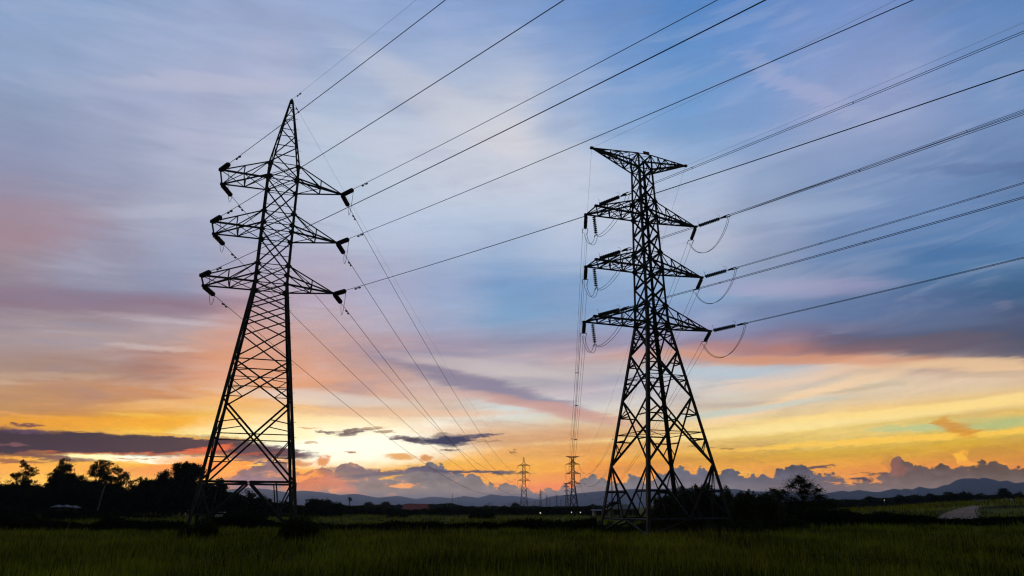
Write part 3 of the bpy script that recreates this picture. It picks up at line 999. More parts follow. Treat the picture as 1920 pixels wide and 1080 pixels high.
def make_pylon(spec, label, suspension=False, light=1.0):
    """spec: dict with base half-width, levels, arms ... ; returns (root, anchor dict)"""
    S = spec
    root = empty(S['name'], (0, 0, 0), 0, label, 'pylon')
    m = S['mat']
    prof = S['profile']                  # [(h, half width)], bottom to top

    def hw(h):
        return float(np.interp(h, [p[0] for p in prof], [p[1] for p in prof]))

    def cor(k, h):
        w = hw(h)
        return (CORN[k][0] * w, CORN[k][1] * w, h)
    # legs
    for k in range(4):
        mb = MB()
        for (h0, _), (h1, _) in zip(prof[:-1], prof[1:]):
            wd = float(np.interp((h0 + h1) / 2, [0, S['waist'], prof[-1][0]], [S['wleg'], S['wleg'] * .9, S['wleg'] * .42]))
            mb.angle(cor(k, h0), cor(k, h1), wd, outof(CORN[k]))
        lg = mb.build('leg', m, root)
        fb = MB()
        c = cor(k, 0)
        fb.lathe((c[0], c[1], -0.6), (0, 0, 1), [(0, .75), (.7, .7), (.72, .5), (1.0, .42)], 14)
        fb.build('footing', M_CONC, lg)
    # body bracing: one part for each face
    for fi, (a, b) in enumerate(FACES):
        mb = MB()
        nrm = ((CORN[a][0] + CORN[b][0]) / 2, (CORN[a][1] + CORN[b][1]) / 2, 0)
        for (h0, h1, wd, kind) in S['panels']:
            a0, b0, a1, b1 = cor(a, h0), cor(b, h0), cor(a, h1), cor(b, h1)
            if kind in ('X', 'XR', 'XH', 'XRR'):
                mb.angle(a0, b1, wd, nrm)
                mb.angle(b0, a1, wd, nrm)
                w0, w1 = hw(h0), hw(h1)
                tc_ = w0 / (w0 + w1)
                c = lerp(a0, b1, tc_)
                if kind == 'XH':
                    mb.angle(a0, b0, wd * .8, nrm)
                if kind in ('XR', 'XRR'):
                    # redundant members: short struts from the diagonals to the legs
                    sub = wd * .55
                if kind == 'XR':
                    for (lo, hi) in ((a0, a1), (b0, b1)):
                        mb.angle(c, lerp(lo, hi, tc_), sub, nrm)
                        P = lerp(c, lo, .5)
                        mb.angle(P, lerp(lo, hi, tc_ * .5), sub, nrm)
                        mb.angle(P, lerp(lo, hi, tc_ * .97), sub, nrm)
                        P = lerp(c, hi, .42)
                        mb.angle(P, lerp(lo, hi, tc_ + (1 - tc_) * .30), sub, nrm)
                if kind == 'XRR':
                    for (lo, hi, dlo, dhi) in ((a0, a1, b0, a1), (b0, b1, a0, b1)):
                        # upper half: leg point <- diagonal (from c to top node)
                        for f_, g_ in ((.34, .34),):
                            P = lerp(c, hi, f_)
                            mb.angle(P, lerp(lo, hi, tc_ + (1 - tc_) * g_), sub, nrm)
                        for f_, g_ in ((.38, .62),):
                            P = lerp(c, lo, f_)
                            mb.angle(P, lerp(lo, hi, tc_ * g_ * 1.0), sub, nrm)
                        P = lerp(c, hi, .62)
                        mb.angle(P, lerp(lo, hi, tc_ + (1 - tc_) * .34), sub, nrm)
                        P = lerp(c, lo, .70)
                        mb.angle(P, lerp(lo, hi, tc_ * .62), sub, nrm)
            elif kind == 'H':
                mb.angle(a0, b0, wd, nrm)
            elif kind == 'Z':
                mb.angle(a0, b1, wd, nrm)
                mb.angle(a1, b1, wd * .8, nrm)
            elif kind == 'Z2':
                mb.angle(b0, a1, wd, nrm)
                mb.angle(a1, b1, wd * .8, nrm)
            elif kind == 'K':       # base of the left tower: belt on top, inverted V to the feet
                mid = lerp(a1, b1, .5)
                A_, B_ = lerp(a0, a1, .06), lerp(b0, b1, .06)
                mb.angle(a1, lerp(a1, b1, .485), wd, nrm)
                mb.angle(lerp(a1, b1, .515), b1, wd, nrm)
                mb.angle(A_, lerp(a1, b1, .487), wd, nrm)
                mb.angle(B_, lerp(a1, b1, .513), wd, nrm)
                for (lo, hi, ft) in ((a0, a1, A_), (b0, b1, B_)):
                    P = lerp(mid, ft, .62)
                    mb.angle(lerp(lo, hi, .44), P, wd * .75, nrm)
                    mb.angle(hi, P, wd * .7, nrm)
                    Q = lerp(mid, hi, .42)
                    mb.angle(P, (P[0] * .6 + Q[0] * .4, P[1] * .6 + Q[1] * .4, h1), wd * .6, nrm)
            elif kind == 'V':       # base of the right tower
                hb_ = h0 + (h1 - h0) * .24
                hm = h0 + (h1 - h0) * .60
                la, lb = cor(a, hb_), cor(b, hb_)
                mid = lerp(la, lb, .5)
                mb.angle(la, lb, wd * .8, nrm)
                mb.angle(a1, mid, wd, nrm)
                mb.angle(b1, mid, wd, nrm)
                mb.angle(mid, lerp(a0, la, .15), wd * .8, nrm)
                mb.angle(mid, lerp(b0, lb, .15), wd * .8, nrm)
                for (cc, top_, low) in ((a, a1, la), (b, b1, lb)):
                    P = lerp(top_, mid, .5)
                    L_ = cor(cc, P[2])
                    mb.angle(L_, P, wd * .8, nrm)
                    mb.angle(P, lerp(cor(cc, h0), cor(cc, hb_), 1.1), wd * .6, nrm)
                    mb.angle(top_, lerp(L_, P, .5), wd * .5, nrm)
                    mb.angle(lerp(L_, P, .5), lerp(low, mid, .45), wd * .5, nrm)
        if S.get('gussets'):
            for h in S['gussets']:
                for k in (a, b):
                    w = hw(h)
                    p = (CORN[k][0] * w * (1 if CORN[a][0] == CORN[b][0] else .93), CORN[k][1] * w * (1 if CORN[a][1] == CORN[b][1] else .93), h)
                    gusset(mb, p, S['gs'], nrm)
        mb.build('body_bracing', m, root)
    # plan bracing inside the body at arm levels
    for h in S['plans']:
        mb = MB()
        for k in (0, 1):
            mb.angle(cor(k, h), cor(k + 2, h), .055, (0, 0, 1))
        for a, b in FACES:
            mb.angle(cor(a, h), cor(b, h), .08, (0, 0, -1))
        mb.build('plan_bracing', m, root)
    # climbing pegs on one leg
    h = 3.0
    bolt = None
    while h < prof[-1][0] - .6 and not suspension:
        c = cor(1, h)
        if bolt is None:
            mb = MB()
            mb.tube([(-.04, 0, 0), (.26, -.03, 0)], .016, 4)
            bolt = bo = mb.build('step_bolt', m, root)
        else:
            bo = bolt.copy()
            COL.objects.link(bo)
            bo.parent = root
        bo.location = c
        h += 1.25
    anchors = {}
    for lv, A_ in enumerate(S['arms']):
        hb, ht, aL, aR, bL, ns = A_['hb'], A_['ht'], A_['aL'], A_['aR'], A_['b'], A_['n']
        for sx, L_ in ((-1, aL), (1, aR)):
            wb, wt_ = hw(hb), hw(ht)
            A = ((sx * wb, -wb, hb), (sx * wb, wb, hb))
            B = ((sx * wt_, -wt_, ht), (sx * wt_, wt_, ht))
            th = A_.get('tip', hb)
            b_ = bL if sx < 0 else 0.0
            tips = ((sx * L_, -b_, th), (sx * L_, b_, th))
            arm_mb(A, B, tips, S['warm'], S['wsub'], ns).build('cross_arm', m, root)
            anchors[(lv, sx, -1)] = Vector(tips[0])
            anchors[(lv, sx, 1)] = Vector(tips[1])
    if S.get('peak'):
        w = prof[-1][1]
        mb = MB()
        mb.lathe((0, 0, prof[-1][0] - .25), (0, 0, 1), [(0, w + .12), (.3, w + .06), (.55, .05)], 4)
        mb.build('peak_cap', m, root)
        anchors['peak'] = Vector((0, 0, prof[-1][0] + .2))
    return root, anchors


# fitted dimensions of the left tower
L_X, L_Y, L_TH = -22.244, 59.912, 0.346
specL = dict(name='lattice_pylon', mat=M_STEEL, waist=21.754, wleg=.27, warm=.15, wsub=.075, peak=True,
             profile=[(0, 4.105), (21.754, 1.425), (32.07, 1.40), (33.78, 1.38), (41.5, .12)],
             panels=[(0, 4.4, .125, 'K'), (4.4, 11.1, .115, 'XR'), (11.1, 14.55, .095, 'XR'), (14.55, 17.5, .09, 'XH'), (17.5, 19.1, .085, 'X'), (19.1, 20.5, .085, 'X'), (20.5, 21.754, .085, 'X'),
                     (21.754, 23.53, .08, 'XH'), (23.53, 26.89, .095, 'X'), (25.4, 25.4, .05, 'H'), (26.89, 28.69, .08, 'XH'), (28.69, 32.07, .095, 'X'), (30.6, 30.6, .05, 'H'), (32.07, 33.78, .08, 'XH'),
                     (33.78, 35.9, .09, 'Z'), (35.9, 37.9, .08, 'Z2'), (37.9, 39.6, .07, 'Z'), (39.6, 40.9, .06, 'Z2')],
             plans=[21.754, 23.53, 26.89, 28.69, 32.07, 33.78, 4.4],
             gussets=[21.754, 23.53, 26.89, 28.69, 32.07, 33.6], gs=.34,
             arms=[dict(hb=32.068, ht=33.78, aL=5.476, aR=5.70, b=1.55, n=2), dict(hb=26.889, ht=28.69, aL=5.556, aR=5.635, b=1.55, n=2), dict(hb=21.754, ht=23.53, aL=5.79, aR=5.733, b=1.55, n=2)])
pyl, ancL = make_pylon(specL, 'tall dark pylon with a pointed peak and three pairs of arms, on the left')
pyl.location = (L_X, L_Y, 0)
pyl.rotation_euler = (0, 0, L_TH)

R_X, R_Y, R_TH = 13.759, 65.189, 0.353
specR = dict(name='lattice_pylon', mat=M_STEEL2, waist=19.506, wleg=.33, warm=.17, wsub=.085, peak=False,
             profile=[(0, 4.348), (19.506, 1.17), (21.35, 1.10), (36.35, .76), (38.04, .74)],
             panels=[(0, 6.15, .17, 'V'), (6.15, 12.25, .165, 'XRR'), (12.25, 16.65, .16, 'XRR'), (16.65, 19.506, .16, 'XR'),
                     (19.506, 21.35, .15, 'XH'), (21.35, 23.3, .16, 'X'), (23.3, 25.22, .16, 'X'), (25.22, 27.0, .14, 'XH'), (27.0, 29.0, .15, 'X'), (29.0, 30.9, .15, 'X'),
                     (30.9, 32.64, .13, 'XH'), (32.64, 34.5, .12, 'X'), (34.5, 36.35, .11, 'X'), (36.35, 38.04, .11, 'XH')],
             plans=[19.506, 21.35, 25.22, 27.0, 30.9, 32.64, 36.35, 38.04, 9.0, 14.3],
             gussets=[19.506, 21.35, 25.22, 27.0, 30.9, 32.64], gs=.42,
             arms=[dict(hb=36.354, ht=38.043, aL=5.83, aR=5.59, b=0, n=5, tip=38.043), dict(hb=30.902, ht=32.642, aL=6.19, aR=6.18, b=1.144, n=4), dict(hb=25.225, ht=26.99, aL=6.40, aR=6.39, b=1.144, n=4), dict(hb=19.506, ht=21.352, aL=6.79, aR=6.81, b=1.144, n=4)])
pyr, ancR = make_pylon(specR, 'heavy dark pylon with a flat T shaped top, right of centre')
pyr.location = (R_X, R_Y, 0)
pyr.rotation_euler = (0, 0, R_TH)
mb = MB()
mb.box((0.25, -.72, 38.25), (.75, .04, .28))
mb.build('marker_plate', M_RUST, pyr)


def Wp(base, p):
    x0, y0, th = base
    c, s = math.cos(th), math.sin(th)
    return Vector((x0 + p[0] * c - p[1] * s, y0 + p[0] * s + p[1] * c, p[2]))


def Lp(base, p):
    x0, y0, th = base
    c, s = math.cos(th), math.sin(th)
    dx, dy = p[0] - x0, p[1] - y0
    return Vector((dx * c + dy * s, -dx * s + dy * c, p[2]))


def Ldir(base, d):
    c, s = math.cos(base[2]), math.sin(base[2])
    return Vector((d[0] * c + d[1] * s, -d[0] * s + d[1] * c, d[2]))


BL, BR = (L_X, L_Y, L_TH), (R_X, R_Y, R_TH)

# ---- the pylons standing further along both lines (straight-line type, hanging insulators)
def far_pylon(kind, px, top_py, dist, label, th, src=None):
    p = at(px, dist)
    H_ = top_z(px, top_py, dist)
    root, anc = make_pylon(kind, label, suspension=True)
    k = H_ / kind['H']
    root.location = (p.x, p.y, 0)
    root.rotation_euler = (0, 0, th)
    root.scale = (k, k, k)
    ends = {}
    for (lv, sx, sy), a in [(q, v) for q, v in anc.items() if q != 'peak']:
        if sy > 0:
            continue
        if kind.get('flat') and lv == 0:
            ends[(lv, sx)] = a * k
            continue
        ob, e = insulator(root, a, (0, 0, -1), 2.3, .2, 8, M_INS, rod=.25)
        ends[(lv, sx)] = e * k
    if 'peak' in anc:
        ends['peak'] = anc['peak'] * k
    return root, (p.x, p.y, th), ends


specF1 = dict(name='lattice_pylon', mat=M_STEEL, waist=25, wleg=.42, warm=.26, wsub=.16, peak=True, H=42.3,
              profile=[(0, 3.3), (22.5, 1.35), (35.2, 1.2), (36.6, 1.15), (42, .14)],
              panels=[(0, 6.5, .26, 'XH'), (6.5, 11.5, .24, 'XH'), (11.5, 15.5, .22, 'X'), (15.5, 19, .2, 'XH'), (19, 22.5, .2, 'X'), (22.5, 24.8, .18, 'XH'), (24.8, 27, .18, 'X'), (27, 29.6, .18, 'X'), (29.6, 32.4, .18, 'XH'), (32.4, 35.2, .18, 'X'), (35.2, 36.6, .16, 'XH'), (36.6, 39, .14, 'Z'), (39, 41, .12, 'Z2')],
              plans=[23.2, 29.2, 35.2],
              arms=[dict(hb=35.2, ht=36.8, aL=4.9, aR=4.9, b=0, n=2), dict(hb=29.2, ht=31, aL=4.9, aR=4.9, b=0, n=2), dict(hb=23.2, ht=25, aL=5.0, aR=5.0, b=0, n=2)])
specF2 = dict(name='lattice_pylon', mat=M_STEEL2, waist=21, wleg=.45, warm=.3, wsub=.18, peak=False, flat=True, H=42,
              profile=[(0, 3.4), (20.5, 1.2), (41.9, 1.0)],
              panels=[(0, 7, .28, 'XH'), (7, 12.5, .26, 'XH'), (12.5, 17, .24, 'X'), (17, 20.5, .22, 'XH'), (20.5, 22.5, .2, 'X'), (22.5, 25.5, .2, 'X'), (25.5, 28.3, .2, 'XH'), (28.3, 30, .2, 'X'), (30, 33, .2, 'X'), (33, 35.8, .2, 'XH'), (35.8, 37.6, .2, 'X'), (37.6, 40.3, .2, 'XH'), (40.3, 42, .18, 'X')],
              plans=[20.5, 28.3, 35.8, 41.9],
              arms=[dict(hb=40.3, ht=42, aL=5.4, aR=5.4, b=0, n=4, tip=42), dict(hb=35.6, ht=37.4, aL=5.7, aR=5.7, b=0, n=3), dict(hb=28.3, ht=30.2, aL=5.9, aR=5.9, b=0, n=3), dict(hb=20.5, ht=22.4, aL=6.3, aR=6.3, b=0, n=3)])
FAR = 'distant pylons along the two lines'
f1, bf1, e1 = far_pylon(specF1, 982.5, 856.5, 560, 'distant slender pylon with a pointed peak, left of the two tallest distant pylons', .0)
f2, bf2, e2 = far_pylon(specF2, 1076, 855.5, 540, 'distant pylon with a flat T top, right of the two tallest distant pylons', .05)
tag(f1, group=FAR)
tag(f2, group=FAR)
for src, H0, px, py, dist, lab, th in [
    (f2, 42, 1063, 905.5, 1120, 'hazy far pylon standing just left of the distant T topped pylon', .1),
    (f1, 42.3, 1013.7, 917, 1500, 'hazy pointed pylon midway between the two tallest distant pylons', .1),
    (f2, 42, 1043.8, 928, 2100, 'small faint pylon left of the hazy one beside the T topped pylon', .2),
    (f1, 42.3, 1025, 926.5, 1950, 'small faint pylon next right of the hazy pointed pylon', .1),
    (f1, 42.3, 1031, 934, 2900, 'tiny faint pylon second right of the hazy pointed pylon', .1),
    (f2, 42, 1052, 936, 3200, 'tiny faint pylon low between the two hazy T topped pylons', .1),
    (f1, 42.3, 1003, 938, 3500, 'tiniest faint pylon just right of the distant slender pylon', .1),
]:
    c = copy_tree(src)
    p = at(px, dist)
    k = top_z(px, py, dist) / H0
    c.location = (p.x, p.y, 0)
    c.scale = (k, k, k)
    c.rotation_euler = (0, 0, th)
    c['label'] = lab

# ------------------------------------------------------------------ conductors
PHI = {'L': R(137.13), 'R': R(134.11)}
K_NEAR = .00037


def near_param(P0, phi, ex, k=K_NEAR):
    """slope of the parabola through P0 that also crosses the sight line of photo point ex"""
    d = direction(*ex)
    n = (math.cos(phi), -math.sin(phi))
    t = (P0.x * n[0] + P0.y * n[1]) / (d.x * n[0] + d.y * n[1])
    Q = Vector((0, 0, CAM_H)) + d * t
    s = (Q.x - P0.x) * math.sin(phi) + (Q.y - P0.y) * math.cos(phi)
    return (Q.z - P0.z - k * s * s) / s, s


def near_pts(P0, phi, s0, k, smax, n, start=0.0):
    out = []
    for i in range(n + 1):
        s = start + (smax - start) * i / n
        out.append(Vector((P0.x + s * math.sin(phi), P0.y + s * math.cos(phi), P0.z + s0 * s + k * s * s)))
    return out


def damper(mbk, pts, dist, parent, size=1.0):
    """small weight clamped under the wire at distance dist along it"""
    acc = 0
    for a, b in zip(pts[:-1], pts[1:]):
        l = (b - a).length
        if acc + l >= dist:
            p = a + (b - a) * ((dist - acc) / l)
            d = (b - a).normalized()
            q = MB()
            dn = Vector((0, 0, -.09 * size))
            q.tube([p + Vector((0, 0, .03)), p + dn], .025 * size, 5)
            q.tube([p + dn - d * .26 * size, p + dn + d * .26 * size], .015, 5)
            for sg in (-1, 1):
                q.tube([p + dn + d * sg * .16 * size, p + dn + d * sg * .30 * size], .052 * size, 7)
            return q.build('damper', M_WIRE, parent)
        acc += l


def jumper_pts(a, b, sag, n=18, lean=(0, 0)):
    out = []
    for i in range(n + 1):
        t = i / n
        p = a.lerp(b, t)
        k = 4 * t * (1 - t)
        k = k ** .75
        out.append(Vector((p.x + lean[0] * k, p.y + lean[1] * k, p.z - sag * k)))
    return out


SIDE = {-1: 'left', 1: 'right'}
LVL = {0: 'topmost', 1: 'middle', 2: 'lowest'}
GN = 'cables passing overhead from the pointed pylon'
GF = 'cables running away from the pointed pylon'
exitsL = {(0, -1): (835, 0), (1, -1): (1057, 0), (2, -1): (1435, 0), (0, 1): (1345, 0), (1, 1): (1712, 0), (2, 1): (1920, 131)}
endsL = {}
for (lv, sx), ex in exitsL.items():
    tip = Wp(BL, ancL[(lv, sx, -1)])
    s0, sx_ = near_param(tip, PHI['L'], ex)
    d = Vector((math.sin(PHI['L']), math.cos(PHI['L']), s0)).normalized()
    a = Lp(BL, tip + Vector((0, 0, -.05)))
    ob, e = insulator(pyl, a, Ldir(BL, d), 1.75, .235, 13, M_INS, rod=.22, cap=.8)
    ew = Wp(BL, e)
    s_start = (ew - tip).to_2d().length
    pts = near_pts(tip, PHI['L'], s0, K_NEAR, sx_ + 75, 46, s_start)
    m = MB()
    m.tube(pts, .025, 6)
    w = m.build('power_cable', M_WIRE)
    tag(w, f'single cable rising overhead from the {LVL[lv]} {SIDE[sx]} arm of the pointed pylon', 'power line', GN)
    damper(m, pts, 2.1, w, 1.5)
    endsL[(lv, sx, 'n')] = ew
# earth wire of L (near)
tip = Wp(BL, ancL['peak'])
s0, sx_ = near_param(tip, PHI['L'], (780, 0))
pts = near_pts(tip, PHI['L'], s0, K_NEAR, sx_ + 75, 46)
m = MB()
m.tube(pts, .0085, 5)
w = m.build('earth_wire', M_WIRE)
tag(w, 'thin wire from the tip of the pointed pylon up over the camera', 'power line', GN)
damper(m, pts, 1.6, w, 1.3)


def far_pts(a, b, k, n=60):
    """parabola between a and b with curvature k"""
    D = (b - a).to_2d().length
    out = []
    for i in range(n + 1):
        t = (i / n) ** 1.15
        p = a.lerp(b, t)
        s = D * t
        out.append(Vector((p.x, p.y, p.z - k * s * (D - s))))
    return out


KF = .000205
for (lv, sx) in exitsL:
    tip = Wp(BL, ancL[(lv, sx, 1)])
    end = Wp(bf1, e1[(lv, sx)])
    pp = far_pts(tip, end, KF)
    d = (pp[1] - pp[0]).normalized()
    ob, e = insulator(pyl, Lp(BL, tip + Vector((0, 0, -.05))), Ldir(BL, d), 1.75, .235, 13, M_INS, rod=.22, cap=.8)
    ew = Wp(BL, e)
    pts = far_pts(ew, end, KF)
    m = MB()
    m.tube(pts, .023, 6, .055)
    w = m.build('power_cable', M_WIRE)
    tag(w, f'single cable from the {LVL[lv]} {SIDE[sx]} arm of the pointed pylon sagging into the distance', 'power line', GF)
    damper(m, pts, 2.1, w, 1.5)
    endsL[(lv, sx, 'f')] = ew
    a_, b_ = endsL[(lv, sx, 'n')], ew
    m = MB()
    jp = jumper_pts(a_, b_, 1.7)
    m.tube([Lp(BL, q) for q in jp], .02, 6)
    m.build('jumper_wire', M_WIRE, pyl)
tip = Wp(BL, ancL['peak'])
pts = far_pts(tip, Wp(bf1, e1['peak']), .00016)
m = MB()
m.tube(pts, .0085, 5, .03)
w = m.build('earth_wire', M_WIRE)
tag(w, 'thin wire from the tip of the pointed pylon down to the distant slender pylon', 'power line', GF)
damper(m, pts, 1.6, w, 1.3)

# the right-hand line: twin cables
GRN = 'cables passing overhead from the T topped pylon'
GRF = 'cables running away from the T topped pylon'
exitsR = {(0, -1): (1680, 0), (0, 1): (1920, 42), (1, -1): (1920, 60), (1, 1): (1920, 207), (2, -1): (1920, 213), (2, 1): (1920, 343), (3, -1): (1920, 370), (3, 1): (1920, 483)}
LVR = {1: 'second', 2: 'third', 3: 'lowest'}


def offset(pts, off, d):
    n = Vector((d.y, -d.x, 0)).normalized() * off
    return [p + n for p in pts]


def horn(q, base, d, up, s):
    n = d.cross(Vector((0, 0, 1))).normalized()
    q.tube([base, base + up * .35 * s + d * .12 * s, base + up * .45 * s + d * .42 * s], .014, 4)


endsR = {}
for (lv, sx), ex in exitsR.items():
    tip = Wp(BR, ancR[(lv, sx, -1)])
    s0, sx_ = near_param(tip, PHI['R'], ex)
    d = Vector((math.sin(PHI['R']), math.cos(PHI['R']), s0)).normalized()
    if lv == 0:
        pts = near_pts(tip, PHI['R'], s0, K_NEAR, sx_ + 60, 40)
        m = MB()
        m.tube(pts, .009, 5)
        w = m.build('earth_wire', M_WIRE)
        tag(w, f'thin wire from the {SIDE[sx]} end of the T shaped top up over the camera', 'power line', GRN)
        continue
    ob, e = insulator(pyr, Lp(BR, tip), Ldir(BR, d), 2.35, .2, 12, M_INS2, rod=.45, cap=.35)
    up = Vector((0, 0, 1))
    q = MB()
    dl = Ldir(BR, d)
    horn(q, Lp(BR, tip) + dl * .4, -dl * .2 + up * .1, up, 1.3)
    horn(q, e - dl * .35, -dl * .8, up, 1.2)
    q.build('arcing_horn', M_WIRE, pyr)
    q = MB()
    side = Vector((dl.y, -dl.x, 0)).normalized()
    q.plate([e - dl * .35, e + side * .24 + dl * .12, e - side * .24 + dl * .12], .05, up)
    for sg in (-1, 1):
        q.tube([e + side * .22 * sg + dl * .1, e + side * .22 * sg + dl * .75], .045, 6)
    q.tube([e - dl * .25, e + dl * .3], .09, 7)
    q.build('yoke_plate', M_STEEL2, ob)
    ew = Wp(BR, e + dl * .6)
    s_start = (ew - tip).to_2d().length
    pts = near_pts(tip, PHI['R'], s0, K_NEAR, sx_ + 60, 40, s_start)
    m = MB()
    for off in (-.13, .13):
        m.tube(offset(pts, off, d), .021, 6)
    w = m.build('twin_cable', M_WIRE)
    tag(w, f'twin cable rising overhead from the {LVR[lv]} {SIDE[sx]} arm of the T topped pylon', 'power line', GRN)
    for sd_ in (9, 22):
        i = min(len(pts) - 1, int(sd_ / ((pts[1] - pts[0]).length)))
        m = MB()
        a_, b_ = offset([pts[i]], -.13, d)[0], offset([pts[i]], .13, d)[0]
        m.tube([a_, b_], .03, 6)
        m.build('spacer', M_WIRE, w)
    endsR[(lv, sx, 'n')] = (ew, d)

KR = .00023
for (lv, sx) in exitsR:
    tip = Wp(BR, ancR[(lv, sx, 1)])
    end = Wp(bf2, e2[(lv, sx)])
    if lv == 0:
        pts = far_pts(tip, end, .00017)
        m = MB()
        m.tube(pts, .009, 5, .03)
        w = m.build('earth_wire', M_WIRE)
        tag(w, f'thin wire from the {SIDE[sx]} end of the T shaped top, falling into the distance', 'power line', GRF)
        continue
    pp = far_pts(tip, end, KR)
    d = (pp[1] - pp[0]).normalized()
    ob, e = insulator(pyr, Lp(BR, tip + Vector((0, 0, -.1))), Ldir(BR, d), 2.2, .19, 15, M_INS2, rod=.3, cap=.8)
    dl = Ldir(BR, d)
    side = Vector((dl.y, -dl.x, 0)).normalized()
    q = MB()
    q.tube([e + side * .3, e - side * .3], .035, 6)
    for sg in (-1, 1):
        q.tube([e + side * .28 * sg, e + side * .28 * sg + dl * .9], .032, 6)
    q.build('yoke_plate', M_STEEL2, ob)
    ew = Wp(BR, e + dl * .8)
    pts = far_pts(ew, end, KR)
    m = MB()
    for off in (-.26, .26):
        m.tube(offset(pts, off, d), .015, 6, .045)
    w = m.build('twin_cable', M_WIRE)
    tag(w, f'twin cable sagging away from the {LVR[lv]} {SIDE[sx]} arm of the T topped pylon', 'power line', GRF)
    for fr in (.12, .27, .45, .62, .8):
        i = int(len(pts) * fr ** (1 / 1.15))
        m = MB()
        m.tube([offset([pts[i]], -.26, d)[0], offset([pts[i]], .26, d)[0]], .05 + .12 * fr, 6)
        m.build('spacer', M_WIRE, w)
    # jumpers: two parallel loops under the arm
    na, nd = endsR[(lv, sx, 'n')]
    if sx < 0:
        # a hanging string holds the jumper under the arm
        h0 = Wp(BR, ancR[(lv, sx, 1)].lerp(ancR[(lv, sx, -1)], .12) + Vector((.75, 0, -.1)))
        ob2, he = insulator(pyr, Lp(BR, h0), (0.08, 0, -1), 1.85, .19, 9, M_INS2, rod=.12, cap=.33)
        q = MB()
        q.tube([he + Vector((0, .3, -.15)), he + Vector((0, .2, 0)), he + Vector((0, -.2, 0)), he + Vector((0, -.3, -.15))], .04, 6)
        q.build('yoke_plate', M_STEEL2, ob2)
        hw_ = Wp(BR, he + Vector((0, 0, -.1)))
        for off in (-.22, .22):
            nn = Vector((nd.y, -nd.x, 0)).normalized() * off
            m = MB()
            m.tube([Lp(BR, q_) for q_ in jumper_pts(na + nn, hw_ + nn, 1.0, 16)], .021, 6)
            m.tube([Lp(BR, q_) for q_ in jumper_pts(hw_ + nn, ew + nn, 1.15, 12)], .022, 6)
            m.build('jumper_wire', M_WIRE, pyr)
    else:
        for off in (-.16, .16):
            nn = Vector((nd.y, -nd.x, 0)).normalized() * off
            m = MB()
            m.tube([Lp(BR, q_) for q_ in jumper_pts(na + nn, ew + nn, 2.3 + off * .4, 24)], .022, 6)
            m.build('jumper_wire', M_WIRE, pyr)

# ------------------------------------------------------------------ vegetation
def leaf_quads(rng, P, size, flat=0.0, aspect=.6):
    """one leaf-like quad at each point"""
    n = len(P)
    a = rng.normal(size=(n, 3))
    a[:, 2] *= (1 - flat)
    a /= np.linalg.norm(a, axis=1)[:, None] + 1e-9
    b = rng.normal(size=(n, 3))
    b -= a * (a * b).sum(1)[:, None]
    b /= np.linalg.norm(b, axis=1)[:, None] + 1e-9
    s = size * (0.6 + .8 * rng.rand(n))[:, None]
    V = np.stack([P - a * s * .5, P + b * s * aspect * .5, P + a * s * .5, P - b * s * aspect * .5], 1).reshape(-1, 3)
    Fq = np.arange(n * 4).reshape(-1, 4)
    return V, Fq


def crown(seed, lobes, nclump, per, leaf, clump_r, shell=.55):
    """leaf clumps spread through a set of ellipsoid lobes (cx,cy,cz,rx,ry,rz)"""
    rng = np.random.RandomState(seed)
    vol = np.array([l[3] * l[4] * l[5] for l in lobes]) ** .75
    pick = rng.choice(len(lobes), nclump, p=vol / vol.sum())
    d = rng.normal(size=(nclump, 3))
    d /= np.linalg.norm(d, axis=1)[:, None]
    r = (shell + (1 - shell) * rng.rand(nclump)) ** .8
    low = rng.rand(nclump) < .3
    r[low] *= rng.rand(low.sum())
    L = np.array(lobes)[pick]
    C = L[:, :3] + d * r[:, None] * L[:, 3:6]
    cr = clump_r * (.5 + rng.rand(nclump))
    k = rng.randint(int(per * .6), int(per * 1.4) + 1, nclump)
    idx = np.repeat(np.arange(nclump), k)
    P = C[idx] + rng.normal(size=(len(idx), 3)) * (cr[idx] * .5)[:, None] * np.array([1, 1, .75])
    P[:, 2] = np.maximum(P[:, 2], .05)
    V, Fq = leaf_quads(rng, P, leaf)
    return V, Fq, C


def limb_mesh(seed, height, r0, targets, first=.25, lean=(0, 0)):
    rng = random.Random(seed)
    mb = MB()
    n = 8
    tr = []
    for i in range(n + 1):
        t = i / n
        tr.append(Vector((lean[0] * t + rng.uniform(-.02, .02) * height * t, lean[1] * t + rng.uniform(-.02, .02) * height * t, height * t - .15)))
    mb.tube(tr, r0, 8, r0 * .25)
    for tg in targets:
        tg = Vector(tg)
        k = min(n - 1, max(int(first * n), int(n * min(1, max(0, tg.z / height - .25)))))
        a = tr[k]
        m1 = a.lerp(tg, .45) + Vector((0, 0, (tg - a).length * .06))
        mb.tube([a, m1, tg], r0 * .38, 5, r0 * .06)
    return mb


def tree(name, pos, H_, lobes, label, cat='tree', group=None, seed=1, nclump=120, per=30, leaf=.4, clump_r=.7, m=None, bark=None, r0=None, shell=.55, trunk_h=None):
    """lobes are given as fractions of the height"""
    o = empty(name, tuple(pos), 0, label, cat, group)
    lb = [tuple(v * H_ for v in l) for l in lobes]
    V, Fq, C = crown(seed, lb, nclump, per, leaf, clump_r, shell)
    rng = random.Random(seed)
    tg = [C[rng.randrange(len(C))] for _ in range(12)]
    limb_mesh(seed, (trunk_h or .85) * H_, r0 or H_ * .022, tg).build('trunk', bark or M_BARK, o)
    np_mesh('crown', V, Fq, m or M_LEAF, o)
    return o


def px_tree(px, top, dist, base_py=None, **kw):
    p = at(px, dist)
    H_ = top_z(px, top, dist) - p.z
    return dict(pos=p, H_=H_)


